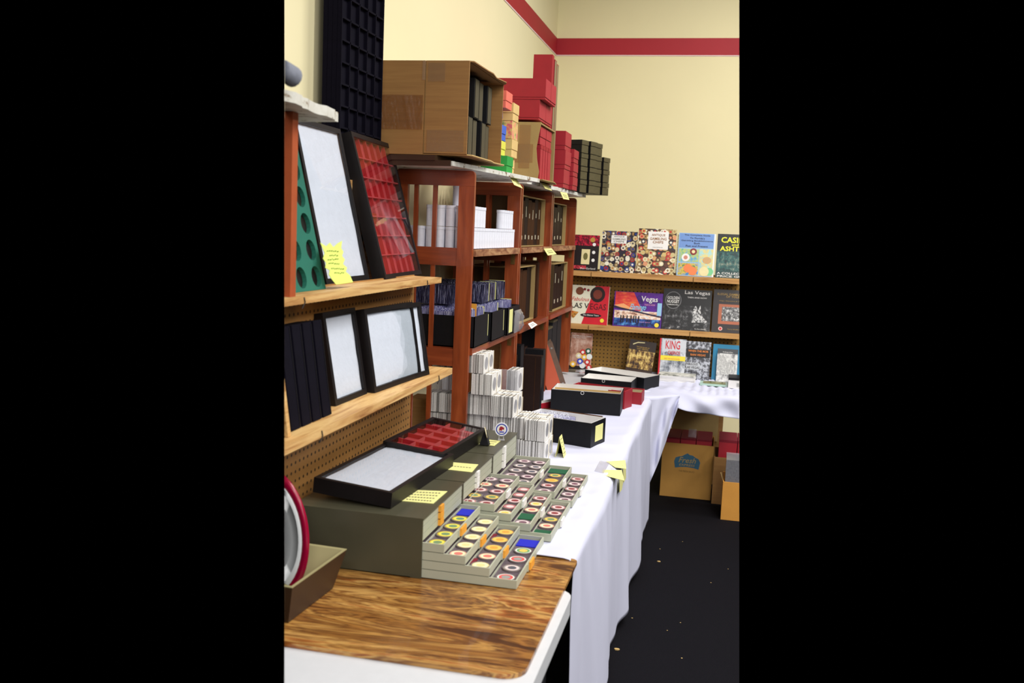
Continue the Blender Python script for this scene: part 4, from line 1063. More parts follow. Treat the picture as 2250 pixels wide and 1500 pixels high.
t, L_ = open_box('lidded_box', 'red box with tan filling at the right of the black boxes', (1280, 878), (1409, 889), .14, .066, M_red, None, 0)
MB().box(.008, L_-.008, .008, .132, .004, .060).build('tan_filling', M_tanfold, t)
t, L_ = open_box('lidded_box', 'black open box with white lining just behind the red boxes', (1275, 858), (1386, 868), .20, .075, divs=0)
MB().ring((L_*.45, -.0006, .068), .007, .009, .0008, 14, 'y').build('thumb_notch', M_white, t)
t, L_ = open_box('lidded_box', 'rear black open box with white lining, tilted farthest back on the cloth', (1284, 838), (1414, 858), .19, .075, divs=0)
t, L_ = open_box('red_tray', 'small red tray with clear crumpled bag beside the brown album', (1150, 903), (1166, 906), .34, .035, M_red, M_white, 0)
bag('plastic_bag', 'crumpled clear bag in the small red tray', (P(1160, 895, 2, T).x, 4.85, T+.02), .04, .03, .02, 21)
# yellow tent card, tags on the cloth
t = thing('tent_card', 'yellow folded tent card in front of the white card blocks', 'card', P(1220, 1005, 2, T+.008), (0, 0, .0))
MB().prism([(0, .002), (.012, .085), (.035, 0), (.036, .0), (.0128, .0868), (-.0012, .002)], .06, 'xz', 0).build('card', M_note, t)
random.seed(2); g = MB()
for i in range(5):
    for k in range(3):
        z = .075-i*.014; 
        if (k+i) % 4 != 3:
            x0 = .0135+(.085-z)*.27+.0006; g.box(x0, x0+.0006, .010+k*.016, .018+k*.016, z-.0028, z)
g.build('writing', M_ink, t)
def edgetag(label, top4, hang, X):
    w = [P(x, y, 2, T+.008) for x, y in top4]
    t = thing('cloth_tag', label, 'price tag', w[0])
    MB().hull8(w, [p+Vector((0, 0, .001)) for p in w]).build('card', M_note, t, world=True)
    h_ = [P(x, y, 0, X) for x, y in hang]
    MB().hull8(h_, [p+Vector((.001, 0, 0)) for p in h_]).build('hanging_flap', M_note, t, world=True)
    return t, w
t, w = edgetag('yellow price tag with numbers at the cloth edge, nearer one', [(1325, 1032), (1366, 1033), (1372, 1056), (1322, 1043)], [(1361, 1052), (1371, 1046), (1366, 1075), (1361, 1082)], -.350)
c_ = sum(w, Vector())/4
text('number', '302', M_ink, t, .035, .02, .014, .008, .0015, flat='xy').location = (0, 0, 0)
t, w = edgetag('yellow price tag in a clear sleeve at the cloth edge, farther one', [(1332, 1014), (1374, 1011), (1376, 1030), (1352, 1027)], [(1368, 1022), (1375, 1018), (1375, 1050), (1370, 1060)], -.348)
sl = [P(x, y, 2, T+.0095) for x, y in ((1318, 1012), (1340, 1016), (1326, 1040), (1306, 1035))]
MB().hull8(sl, [p+Vector((0, 0, .0008)) for p in sl]).build('clear_sleeve', M_film, t, world=True)
# chip easel and clear chip on the far cabinet
c0 = P(1064, 978, 2, ctop+.003)
t = thing('chip_easel', 'small black easel holding a chip edge-on, on the far cabinet', 'stand', (c0.x, c0.y, ctop+.0032))
MB().prism([(-.018, 0), (-.004, .045), (.003, .045), (.016, 0)], .022, 'xz', 0).build('easel', M_blackm, t, .001)
MB().cyl((0, 0, 0), .02, .0035, 24, 'x').build('edge_chip', mat('edge_spot_chip', (226, 206, 170), .4, .5, 200), t).location = (.003, .0, .045)
t.children[-1].rotation_euler = (0, -.25, .3)
t = thing('display_chip', 'round chip with red and blue print in a clear holder, standing above the black easel', 'chip', (P(1072, 970, 2, ctop+.05).x-.01, c0.y+.10, ctop+.003), (0, 0, .25))
MB().ring((0, 0, .040), .0205, .0245, .005, 28, 'y').build('clear_holder', M_tube, t, smooth=True)
MB().cyl((0, .0005, .040), .0203, .0035, 28, 'y').build('rim', cm('royal', (40, 60, 170)), t)
MB().cyl((0, -.0002, .040), .0165, .001, 28, 'y').build('white_face', M_white, t)
MB().prism([(-.009, .034), (-.008, .046), (-.004, .051), (.002, .050), (.009, .046), (.008, .038), (.003, .041), (.0, .034), (-.004, .037)], .0008, 'xz', -.0012).build('red_figure', M_red, t)
MB().box(-.008, .009, -.0012, -.0004, .029, .0325).build('blue_line', M_blue, t)
MB().box(-.012, .012, -.002, .012, 0, .003).box(-.010, -.006, 0, .006, .003, .022).box(.006, .010, 0, .006, .003, .022).build('clear_foot', M_film, t)
# ------------------------------------------------------------------ near left: plate and case
pc = P(590, 1175, 1, 2.12)
t = thing('plate', 'standing white plate with crimson rim at the left edge', 'plate', (pc.x, pc.y, pc.z), (0, 0, -.25))
def revolve(prof, n=48, caps=True):
    g = MB(); R_ = []
    for (r, d) in prof: R_.append([g.bm.verts.new((1.08*r*math.cos(2*PI*k/n)*.74, d, 1.08*r*math.sin(2*PI*k/n))) for k in range(n)])
    for i in range(len(R_)-1):
        for k in range(n): f = g.bm.faces.new((R_[i][k], R_[i][(k+1) % n], R_[i+1][(k+1) % n], R_[i+1][k])); f.smooth = True
    if caps: g.bm.faces.new(R_[0][::-1]); g.bm.faces.new(R_[-1])
    return g
revolve([(.136, -.003), (.147, -.007), (.158, -.005), (.160, .002), (.15, .007), (.12, .008)], caps=False).build('rim', M_crim, t)
revolve([(.001, .003), (.11, .000), (.138, -.0065), (.138, -.0045), (.08, .002), (.001, .005)]).build('white_centre', M_china, t)
def jewel_case():
    z0, z1 = TB+.001, .838
    a = P(762, 1207, 2, z1); b = P(642, 1292, 2, z1); d = (a-b).normalized(); n_ = Vector((-d.y, d.x, 0))
    L_ = (a-b).length; wd = .17; lo = .022
    ang = math.atan2(d.y, d.x)
    t = thing('open_case', 'open dark brown case with beige lining at the left edge of the oak board', 'case', (b.x, b.y, z0), (0, 0, ang))
    h = z1-z0; q = .018
    def wall(p0, p1, q0, q1, zt0=h, zt1=h):
        pass
    B0 = [Vector((0+q, q, 0)), Vector((L_-q-.02, q, 0)), Vector((L_-q-.02, wd-q, 0)), Vector((0+q, wd-q, 0))]
    B1 = [Vector((0, 0, h)), Vector((L_, 0, h)), Vector((L_, wd, h)), Vector((0, wd, h))]
    I1 = [Vector((.006, .006, h)), Vector((L_-.012, .006, h)), Vector((L_-.012, wd-.006, h)), Vector((.006, wd-.006, h))]
    I0 = [Vector((q+.01, q+.012, .014)), Vector((L_-q-.04, q+.012, .014)), Vector((L_-q-.04, wd-q-.01, .014)), Vector((q+.01, wd-q-.01, .014))]
    g = MB(); g.m(0)._f(B0+B1, [(3, 2, 1, 0), (0, 1, 5, 4), (1, 2, 6, 5), (2, 3, 7, 6), (3, 0, 4, 7)]); g.build('outer_shell', M_dbrown, t)
    g = MB(); up_ = Vector((0, 0, .002)); g._f([p+up_ for p in B1]+[p+up_ for p in I1]+I0, [(0, 1, 5, 4), (1, 2, 6, 5), (2, 3, 7, 6), (3, 0, 4, 7), (4, 5, 9, 8), (5, 6, 10, 9), (6, 7, 11, 10), (7, 4, 8, 11), (8, 9, 10, 11)])
    g._f([p for p in B1]+[p+up_ for p in B1], [(0, 1, 5, 4), (1, 2, 6, 5), (2, 3, 7, 6), (3, 0, 4, 7)])
    g.build('beige_lining', M_beige, t)
jewel_case()
# thin wire under the tables
tag(MB().tube([(-.42, 2.30, .30), (-.38, 2.36, .42), (-.36, 2.43, .40), (-.37, 2.47, .30)], .002).build('wire', mat('pale_wire', (150, 140, 130), .5)), 'thin pale wire loop in the dark gap beneath the white plastic table', 'wire')

# ------------------------------------------------------------------ back wall book display
PBY = 6.36
bd = thing('book_rack', 'brown pegboard rack with two pine ledges full of books at the back', 'display rack', (-.3, PBY, T))
xa, xb_ = -1.12, .22
zsh = [P(1440, 603, 1, 6.20).z, P(1440, 722, 1, 6.20).z]
MB().box(xa, xb_, PBY, PBY+.006, T+.008, zsh[0]+.01).build('panel', M_pegB, bd, world=True)
SHW = []
for z in zsh:
    o = MB().box(xa, xb_, 6.20, PBY, z-.034, z).build('ledge', M_shelfx, bd, .003, world=True)
    for x in (-.86, -.20, ):
        MB().tube([(x, 6.198, z-.006), (x, 6.197, z-.024), (x, 6.205, z-.05)], .002).build('wire_hook', M_brass, o, world=True)
def book(label, bl, br, tlp, Y=6.215, th=.018, lean=-.20, cover=None, z=None, roll=0, name='book', dz=0.001):
    if z is None: a = P(*bl, 1, Y); z = a.z
    a = P(*bl, 1, Y); b = P(*br, 1, Y); w = b.x-a.x
    tp_ = P(*tlp, 1, Y+.05); h = (tp_.z-a.z)/math.cos(lean)
    t = thing(name, label, 'book', (a.x, Y, z+dz), Euler((lean, roll, 0)).to_matrix().to_euler())
    MB().m(0).box(0, w, 0, .0015, 0, h).box(0, w, th-.0015, th, 0, h).box(0, .0015, .0015, th-.0015, 0, h).build('cover', [cover], t)
    MB().box(.002, w-.002, .0016, th-.0016, .002, h-.002).build('pages', M_white, t)
    return t, w, h
def patch(t, name, m, pts, w, h, y=-.0006, th=.0004):
    return MB().prism([(x*w, z*h) for x, z in pts], th, 'xz', y).build(name, m, t)
def rect(t, name, m, x0, x1, z0, z1, w, h, y=-.0006): return patch(t, name, m, [(x0, z0), (x1, z0), (x1, z1), (x0, z1)], w, h, y)
def disc(t, name, m, x, z, r, w, h, y=-.0008, ax=1, m2=None, r2=.5):
    n = 18; o = MB()
    o.m(0).prism([(x*w+r*w*math.cos(2*PI*k/n), z*h+r*w*ax*math.sin(2*PI*k/n)) for k in range(n)], .0004, 'xz', y)
    if m2: o.m(1).prism([(x*w+r*r2*w*math.cos(2*PI*k/n), z*h+r*r2*w*ax*math.sin(2*PI*k/n)) for k in range(n)], .0004, 'xz', y-.0005)
    return o.build(name, [m]+([m2] if m2 else []), t)
K = lambda n, c: mat('print_'+n, c, .35, .03, 40)
pal1 = [(190, 170, 120), (214, 200, 160), (120, 96, 70), (160, 40, 44), (232, 226, 206), (40, 60, 130), (180, 130, 70), (90, 84, 80), (206, 188, 148), (30, 30, 40)]
pal2 = [(200, 184, 132), (226, 214, 176), (150, 120, 80), (214, 150, 110), (188, 60, 54), (236, 230, 210), (170, 140, 90), (96, 60, 50), (208, 178, 110), (60, 60, 70)]
zs = zsh[0]
# shelf 1
t, w, h = book('black and red paperback with a cream card and a row of white discs', (1246, 590), (1312, 592), (1250, 512), cover=K('black', (24, 14, 16)), z=zs)
rect(t, 'red_pattern', ramp('red_bloom', [(.4, (30, 10, 16)), (.5, (130, 16, 40)), (.6, (220, 40, 70))], 60), 0, 1, .70, 1, w, h)
rect(t, 'cream_card', K('cream', (226, 214, 160)), .44, .72, .18, .60, w, h); disc(t, 'emblem', K('olive', (110, 104, 56)), .58, .40, .075, w, h, -.0012, 1.6)
for z_ in (.30, .52, .74): disc(t, 'white_disc', M_white, .84, z_, .055, w, h, -.0012)
disc(t, 'gold_seal', K('gold', (176, 140, 60)), .78, .87, .08, w, h, -.0014)
text('author_lettering', 'Dan Garland', M_white, t, w*.68, h*.04, w*.5, h*.05)
rect(t, 'red_lettering_band', ramp('red_letters', [(.45, (30, 8, 12)), (.5, (200, 40, 60)), (.6, (230, 90, 100))], 90), .12, .62, .05, .14, w, h)
t, w, h = book('smaller paperback covered in chips, white title box near the top', (1318, 592), (1395, 598), (1324, 502), cover=discs('chips_a', (46, 40, 52), pal1, 30), z=zs)
rect(t, 'title_box', M_white, .26, .70, .70, .90, w, h)
for s, z_ in (('ANTIQUE', .845), ('GAMBLING', .785), ('CHIPS', .725)): text('title', s, K('taupe', (110, 106, 96)), t, w*.48, h*z_, w*(.30 if s != 'GAMBLING' else .38), h*.042, -.0016, .01)
t, w, h = book('larger paperback covered in chips, tall white title box', (1397, 598), (1480, 603), (1403, 499), cover=discs('chips_b', (70, 50, 40), pal2, 28), z=zs)
rect(t, 'title_box', M_white, .26, .80, .55, .94, w, h)
for s, z_, ww in (('ANTIQUE', .835, .36), ('GAMBLING', .755, .44), ('CHIPS', .68, .28)): text('title', s, K('bronze', (150, 96, 34)), t, w*.53, h*z_, w*ww, h*.058, -.0016, .012)
text('subtitle', 'DALE SEYMOUR', K('taupe', 0), t, w*.53, h*.585, w*.26, h*.018, -.0016)
t, w, h = book('light blue comb-bound guide with chips on its lower half', (1486, 603), (1567, 610), (1490, 509), cover=K('sky', (150, 186, 220)), z=zs)
rect(t, 'blue_header', K('blue', (110, 146, 204)), 0.02, .95, .66, .99, w, h)
for s, z_, ww in (('The Complete Guide', .93, .70), ("To Florida's", .865, .40), ('Gambling Establishments', .80, .86), ('Both', .745, .16), ('Past and Present', .68, .60)): text('title', s, K('navy', (20, 24, 60)), t, w*.5, h*z_, w*ww, h*.042, -.0014, .014)
rect(t, 'picture_left', ramp('florida_map', [(.4, (80, 170, 150)), (.5, (190, 200, 110)), (.6, (90, 160, 200))], 24), .03, .57, .33, .63, w, h)
rect(t, 'picture_right', ramp('beach_picture', [(.35, (110, 190, 220)), (.5, (226, 206, 120)), (.6, (150, 210, 220)), (.7, (240, 230, 160))], 18), .59, .96, .02, .64, w, h)
rect(t, 'picture_low', ramp('low_picture', [(.4, (60, 120, 90)), (.5, (220, 190, 60)), (.6, (60, 130, 190))], 24), .03, .57, .02, .30, w, h)
rect(t, 'white_strip', M_white, .96, 1.0, .0, 1.0, w, h)
disc(t, 'printed_chip', K('maroon', (130, 30, 40)), .42, .57, .095, w, h, -.0012, 1, K('cream', 0)); disc(t, 'printed_chip', M_white, .22, .43, .11, w, h, -.0012, 1, K('coral', (200, 130, 110)))
disc(t, 'printed_chip', K('orange', (232, 128, 72)), .30, .18, .12, w, h, -.0012); disc(t, 'printed_chip', K('orange', 0), .43, .12, .12, w, h, -.0016)
disc(t, 'printed_chip', K('tan', (200, 160, 110)), .80, .38, .12, w, h, -.0012, .8); disc(t, 'printed_chip', K('cream', 0), .74, .12, .13, w, h, -.0016); disc(t, 'printed_chip', K('seagreen', (120, 196, 140)), .88, .12, .11, w, h, -.0012)
g = MB()
for k in range(26): g.ring((-.004, .002, h*(.03+.94*k/26)), .0035, .0055, .003, 8, 'z')
g.build('comb_binding', K('comb', (24, 22, 30)), t)['kind'] = 'stuff'
t, w, h = book('dark green book with big yellow title at the right end of the upper ledge', (1571, 609), (1655, 614), (1577, 513), cover=K('dkgreen', (22, 62, 60)), z=zs)
rect(t, 'dark_header', K('black2', (16, 20, 24)), 0, 1, .62, 1, w, h)
text('title', 'CASINOS', K('yellow', (236, 232, 40)), t, w*.55, h*.80, w*.90, h*.13, -.0014, .02); text('title', 'and their', K('yellow', 0), t, w*.62, h*.735, w*.48, h*.055, -.0014, .012)
text('title', 'ASHTRAYS', K('yellow', 0), t, w*.56, h*.61, w*.96, h*.11, -.0014, .02)
rect(t, 'glass_picture', ramp('glass_picture', [(.42, (18, 50, 52)), (.52, (40, 96, 92)), (.6, (110, 120, 104)), (.72, (210, 220, 210))], 30), .02, 1, .16, .58, w, h)
text('subtitle', "A COLLECTOR'S", M_white, t, w*.5, h*.08, w*.92, h*.05, -.0014, .012); text('subtitle', 'PRICE GUIDE', M_white, t, w*.5, h*.015, w*.9, h*.045, -.0014, .012)
# shelf 2
zs = zsh[1]
t, w, h = book('cream and red hardcover with black seal on the lower ledge', (1237, 702), (1334, 706), (1240, 618), cover=K('ivory', (230, 228, 204)), z=zs)
patch(t, 'red_side', K('scarlet', (206, 26, 44)), [(.42, 0), (1, 0), (1, 1), (.68, 1)], w, h)
disc(t, 'dark_seal', K('blackish', (34, 14, 14)), .74, .78, .17, w, h, -.0012, 1.05, K('brownred', (120, 50, 34)), .6)
disc(t, 'brown_medallion', K('brown', (120, 66, 40)), .33, .85, .09, w, h, -.0012); disc(t, 'red_dot', K('maroon', 0), .44, .90, .03, w, h, -.0012); disc(t, 'red_dot', K('maroon', 0), .52, .88, .03, w, h, -.0012)
text('title', 'Fabulous', K('scarlet', 0), t, w*.36, h*.59, w*.40, h*.10, -.0014, .0, shear=.4)
text('title', 'LAS V', K('black', 0), t, w*.36, h*.40, w*.40, h*.14, -.0016, .008); text('title', 'EGAS', K('dkred', (90, 10, 20)), t, w*.77, h*.38, w*.36, h*.16, -.0016, .008)
patch(t, 'cocktail_glass', ramp('glasses', [(.4, (180, 80, 40)), (.5, (220, 160, 70)), (.6, (70, 40, 40))], 60), [(.12, .34), (.34, .30), (.24, .14), (.20, .14)], w, h)
disc(t, 'author_plate', K('black', 0), .62, .23, .24, w, h, -.0012, .2); text('author_lettering', 'The Glamor Years', M_white, t, w*.62, h*.215, w*.36, h*.04, -.0018, .01)
disc(t, 'price_dot', K('yellow2', (240, 220, 60)), .88, .11, .045, w, h, -.0014)
t, w, h = book('landscape hardcover with blue and red neon dusk scene', (1346, 707), (1452, 717), (1353, 631), cover=ramp('dusk_violet', [(.35, (40, 20, 90)), (.5, (96, 30, 150)), (.62, (60, 20, 120)), (.75, (150, 40, 140))], 9), z=zs)
patch(t, 'red_sky', ramp('red_sky', [(.35, (200, 40, 50)), (.5, (226, 70, 60)), (.65, (240, 140, 70)), (.8, (210, 50, 90))], 12, (1, 1, 3)), [(0.02, .60), (.45, .48), (.60, .46), (.40, .99), (.02, .99)], w, h)
patch(t, 'orange_cloud', K('peach', (244, 170, 110)), [(.0, .60), (.20, .66), (.42, .50), (.30, .48)], w, h, -.0012)
rect(t, 'lit_building', ramp('lit_building', [(.38, (120, 60, 50)), (.48, (230, 190, 160)), (.58, (250, 240, 230)), (.7, (120, 180, 220))], 26, (1, 1, 2)), 0.02, .98, .24, .46, w, h, -.0010)
rect(t, 'blue_water', ramp('blue_water', [(.4, (12, 20, 50)), (.52, (30, 60, 140)), (.64, (90, 160, 220))], 24), 0.02, .98, .03, .24, w, h, -.0010)
patch(t, 'dark_canopy', K('darkroof', (40, 30, 60)), [(.0, .58), (1, .34), (1, .30), (.0, .53)], w, h, -.0014)
rect(t, 'pale_tower', K('paleblue', (150, 200, 230)), .90, .99, .36, .72, w, h, -.0016)
g = MB()
for x in (.15, .20, .28, .36, .42, .46, .52): g.box(x*w, (x+.025)*w, -.0018, -.0012, .12*h, .32*h)
g.build('dark_figures', K('black', 0), t)
text('title', 'Vegas', M_white, t, w*.73, h*.70, w*.34, h*.20, -.0016, .01); text('subtitle', 'THEN & NOW', K('pink', (220, 150, 190)), t, w*.74, h*.63, w*.22, h*.05, -.0016, .01)
text('neon_script', 'Flamingo', K('cyan', (130, 210, 236)), t, w*.50, h*.44, w*.34, h*.22, -.0020, .01, shear=.5)
text('author_lettering', 'Daniel E. Spencer', K('pink', 0), t, w*.66, h*.13, w*.24, h*.04, -.0018); disc(t, 'price_dot', K('yellow2', 0), .91, .09, .045, w, h, -.0018)
t, w, h = book('square black and white photo book with white title top right', (1453, 717), (1559, 727), (1459, 628), cover=ramp('night_city', [(.40, (12, 12, 14)), (.52, (34, 34, 36)), (.60, (90, 90, 92)), (.70, (200, 200, 198))], 30), z=zs)
rect(t, 'dark_sky', K('nightsky', (20, 20, 22)), 0, 1, .60, 1, w, h); 
patch(t, 'white_spire', ramp('spire', [(.42, (40, 40, 42)), (.5, (150, 150, 150)), (.6, (240, 240, 238))], 70), [(.62, .20), (.64, .52), (.68, .62), (.74, .50), (.78, .64), (.80, .40), (.95, .22)], w, h, -.0010)
disc(t, 'oval_sign', K('greyp', (110, 110, 112)), .21, .72, .17, w, h, -.0010, 1.1, K('nightsky', 0), .9)
text('sign_lettering', 'GOLDEN', M_white, t, w*.21, h*.74, w*.25, h*.075, -.0020, .014); text('sign_lettering', 'NUGGET', M_white, t, w*.21, h*.65, w*.25, h*.075, -.0020, .014); text('sign_lettering', 'GAMBLING HALL', M_white, t, w*.21, h*.595, w*.24, h*.03, -.0020, .014)
text('title', 'Las Vegas', M_white, t, w*.70, h*.86, w*.52, h*.115, -.0016, .012); text('subtitle', 'THEN AND NOW', M_white, t, w*.70, h*.79, w*.40, h*.035, -.0016, .01)
text('author_lettering', 'Su Kim Chung', M_white, t, w*.80, h*.03, w*.22, h*.03, -.0016, .01)
t, w, h = book('black hardcover with a framed group photo at the right end of the lower ledge', (1563, 726), (1655, 733), (1571, 632), cover=K('blackbrown', (38, 30, 32)), z=zs)
text('title', 'ILLEGAL GAMBLING CLUBS', K('gold', 0), t, w*.52, h*.87, w*.86, h*.05, -.0014, .012); text('title', 'OF TOLEDO', K('gold', 0), t, w*.52, h*.815, w*.44, h*.045, -.0014, .012)
text('subtitle', 'Chips, Characters & Club Histories', K('gold', 0), t, w*.52, h*.72, w*.76, h*.03, -.0014)
rect(t, 'copper_frame', K('copper', (176, 98, 66)), .14, .90, .20, .66, w, h, -.0010); rect(t, 'group_photo', ramp('group_photo', [(.4, (40, 40, 42)), (.52, (120, 120, 120)), (.64, (226, 226, 224))], 60), .22, .82, .27, .60, w, h, -.0016)
disc(t, 'chip_emblem', K('paleroseb', (230, 190, 176)), .21, .09, .05, w, h, -.0014, 1, K('scarlet', 0), .6); text('author_lettering', 'Terry Shaffer', K('gold', 0), t, w*.52, h*.07, w*.28, h*.03, -.0014)
disc(t, 'gold_emblem', K('gold', 0), .86, .09, .05, w, h, -.0014)
# on the table
zt2 = T+.014
t, w, h = book('small price guide paperback with coloured poker chips on its cover', (1250, 803), (1297, 805), (1251, 722), Y=6.20, cover=ramp('sepia', [(.35, (120, 70, 52)), (.5, (176, 130, 110)), (.62, (206, 176, 160))], 14), z=zt2, lean=-.16)
text('title', 'The Official U.S. Casino', M_white, t, w*.5, h*.90, w*.90, h*.035, -.0014, .012); text('title', 'Chip Price Guide', M_white, t, w*.38, h*.85, w*.62, h*.035, -.0014, .012)
rect(t, 'black_base', K('black', 0), 0, 1, 0, .1, w, h)
for i, (x, z_, c) in enumerate(((.60, .48, 'red'), (.85, .52, 'green'), (.42, .38, 'tanc'), (.68, .35, 'yellowc'), (.92, .37, 'whitec'), (.50, .23, 'bluec'), (.84, .22, 'red'), (.62, .12, 'whitec'), (.18, .14, 'yellowc'), (.93, .08, 'red'))):
    disc(t, 'printed_chip', K(c, {'red': (196, 44, 40), 'green': (24, 84, 60), 'tanc': (222, 206, 160), 'yellowc': (232, 180, 50), 'whitec': (226, 232, 230), 'bluec': (44, 66, 190)}[c]), x, z_, .135, w, h, -.0008-.0005*(i % 3), 1, M_white, .5)
t, w, h = book('brown paperback tilted sideways with glowing golden slot rows', (1373, 808), (1431, 813), (1385, 731), Y=6.19, cover=K('dkbrown', (44, 28, 22)), z=zt2-.002, lean=-.2, roll=.10)
rect(t, 'golden_scene', ramp('golden_scene', [(.42, (48, 28, 20)), (.50, (140, 104, 50)), (.58, (220, 190, 110)), (.7, (246, 226, 150))], 34, (1, 1, .6)), 0, 1, .18, .72, w, h)
rect(t, 'dark_base', K('dkbrown2', (52, 30, 20)), 0, 1, 0, .2, w, h); text('title', 'THE MUSEUM OF', K('gold', 0), t, w*.52, h*.80, w*.5, h*.03, -.0014, .01); text('title', 'LAS VEGAS', K('gold', 0), t, w*.52, h*.745, w*.42, h*.04, -.0014, .01)
patch(t, 'arched_sign', K('cream', 0), [(.12, .88), (.3, .95), (.56, .965), (.56, .94), (.3, .92), (.13, .85)], w, h)
t, w, h = book('grey paperback with tall red title and yellow band', (1445, 820), (1503, 824), (1450, 735), Y=6.15, cover=ramp('grey_city', [(.38, (70, 76, 86)), (.48, (150, 156, 166)), (.58, (214, 218, 224))], 20, (1, 1, .6)), z=zt2, lean=-.2)
rect(t, 'pale_top', K('palegrey', (206, 210, 216)), .1, 1, .66, .97, w, h); rect(t, 'red_spine_edge', K('scarlet', 0), 0, .06, 0, 1, w, h, -.001); rect(t, 'yellow_band', K('yellow2', 0), .06, 1, .44, .56, w, h, -.001)
text('title', 'KING', K('scarlet', 0), t, w*.50, h*.73, w*.55, h*.22, -.0014, .012); text('title', 'CASINOS', K('scarlet', 0), t, w*.56, h*.59, w*.46, h*.10, -.0014, .01); text('title', 'of', K('black', 0), t, w*.24, h*.60, w*.09, h*.06, -.0014)
text('subtitle', 'AND THE HIGH ROLLERS', K('orange', 0), t, w*.5, h*.465, w*.6, h*.035, -.0016, .01)
t, w, h = book('black and white paperback with orange lettering band', (1503, 824), (1558, 826), (1508, 741), Y=6.15, cover=ramp('bw_street', [(.36, (20, 20, 22)), (.48, (90, 92, 100)), (.58, (200, 204, 214)), (.7, (60, 60, 64))], 34), z=zt2, lean=-.2)
rect(t, 'black_band', K('blackb', (16, 14, 14)), 0.02, .98, .58, .80, w, h, -.001); text('title', 'WHEN THE MOB', K('orange2', (230, 130, 40)), t, w*.5, h*.72, w*.80, h*.055, -.0016, .014); text('title', 'RAN VEGAS', K('orange2', 0), t, w*.5, h*.62, w*.6, h*.055, -.0016, .014)
text('sign_lettering', 'FABULOUS', K('black', 0), t, w*.28, h*.37, w*.46, h*.06, -.0016, .012); text('sign_lettering', 'LAS VEGAS', K('black', 0), t, w*.32, h*.28, w*.55, h*.06, -.0016, .012)
patch(t, 'arrow_sign', K('silver', (190, 194, 200)), [(.04, .44), (.55, .44), (.68, .34), (.55, .24), (.04, .26)], w, h, -.0008)
t, w, h = book('tall turquoise hardcover standing behind the white booklet', (1563, 828), (1655, 832), (1571, 748), Y=6.17, cover=K('turquoise', (22, 124, 164)), z=zt2, lean=-.17)
t, w, h = book('white booklet with a grey street drawing leaning on the turquoise book', (1573, 830), (1618, 832), (1578, 757), Y=6.135, th=.004, cover=ramp('street_drawing', [(.4, (120, 120, 122)), (.48, (206, 206, 204)), (.6, (236, 236, 232))], 36), z=zt2, lean=-.17)
rect(t, 'dark_header', K('greyband', (70, 74, 78)), .0, 1, .86, 1, w, h); text('title', 'The Streets of Reno', M_white, t, w*.5, h*.885, w*.5, h*.035, -.0014, .01)
patch(t, 'facade', ramp('facade', [(.45, (226, 226, 222)), (.5, (150, 150, 150)), (.6, (214, 214, 210))], 50, (3, 1, .5)), [(.04, .80), (.30, .80), (.92, .52), (.92, .30), (.04, .18)], w, h)
# booklets stack, plastic sleeves, green case, white box
for k in range(6):
    a_ = P(1445, 828, 1, 5.99); b_ = P(1529, 833, 1, 5.99)
    tt = thing('booklet', ['lowest', 'second lowest', 'third lowest', 'fourth lowest', 'fifth lowest', 'topmost'][k]+' white booklet in the stack before the grey paperback', 'booklet', ((a_.x+b_.x)/2, 6.04, T+.012+k*.0078), (0, 0, .03*math.sin(k*2.1)), 'stack of white booklets')
    hw = (b_.x-a_.x)/2-.004
    MB().box(-hw, hw, -.06, .06, 0, .0072).build('pages', M_white if k < 5 else ramp('booklet_cover', [(.4, (120, 122, 110)), (.5, (190, 190, 176)), (.6, (226, 224, 214))], 22), tt, .0015)
def flat_item(name, label, cat, pl, pr, Y, dep, h, m, ang=0, z=T+.014, bev=.002):
    a_, b_ = P(*pl, 1, Y), P(*pr, 1, Y)
    t = thing(name, label, cat, ((a_.x+b_.x)/2, Y+dep/2, z), (0, 0, ang)); hw = (b_.x-a_.x)/2
    return t, hw
t, hw = flat_item('plastic_case', 'pale green clear case with brass studs lying before the books', 'case', (1538, 838), (1600, 842), 5.93, .12, .02, None)
MB().box(-hw, hw, -.06, .06, 0, .012).build('clear_shell', mat('green_plastic', (176, 206, 190), .3), t, .003, seg=2); MB().box(-hw+.02, hw-.015, -.045, .03, .0125, .0175).build('insert', K('olivestrip', (130, 128, 84)), t, .001)
for x in (-.02, .05): MB().cyl((x, -.02, .0178), .004, .002, 10).build('stud', M_ink, t)
t, hw = flat_item('small_carton', 'white box with open black top at the right edge of the back table', 'box', (1600, 846), (1645, 848), 5.90, .16, .05, None)
MB().box(-hw, hw, -.08, .08, 0, .05).build('box_body', M_white, t, .001); MB().box(-hw-.001, hw+.001, -.081, .081, .0505, .064).build('black_lid', M_black, t, .001); MB().box(-hw+.05, -hw+.08, -.0812, -.0802, .012, .034).build('label_print', K('greyp2', (170, 170, 166)), t)
t, hw = flat_item('plastic_sleeve', 'booklet in a clear curled plastic sleeve behind the rear black box', 'sleeve', (1352, 826), (1440, 833), 6.0, .14, .01, None, -.1)
MB().box(-hw*.6, hw*.5, -.04, .05, 0, .006).build('booklet', ramp('sleeve_print', [(.4, (120, 124, 150)), (.5, (196, 198, 206)), (.62, (236, 236, 240))], 16), t, .001)
MB().grid(lambda u, v: Vector(((u-.5)*2*hw, (v-.5)*.15, .010+.004*math.sin(u*9)+.006*(abs(2*u-1)**4))), 14, 6).build('film', M_film, t)
t, hw = flat_item('plastic_sleeve', 'red-edged booklet in a clear sleeve at the table corner by the last post', 'sleeve', (1262, 818), (1345, 824), 6.02, .15, .01, None, .1)
MB().box(-hw*.8, hw*.7, -.05, .05, 0, .006).build('booklet', ramp('sleeve_print2', [(.4, (180, 120, 110)), (.5, (210, 204, 206)), (.62, (236, 236, 240))], 12), t, .001)
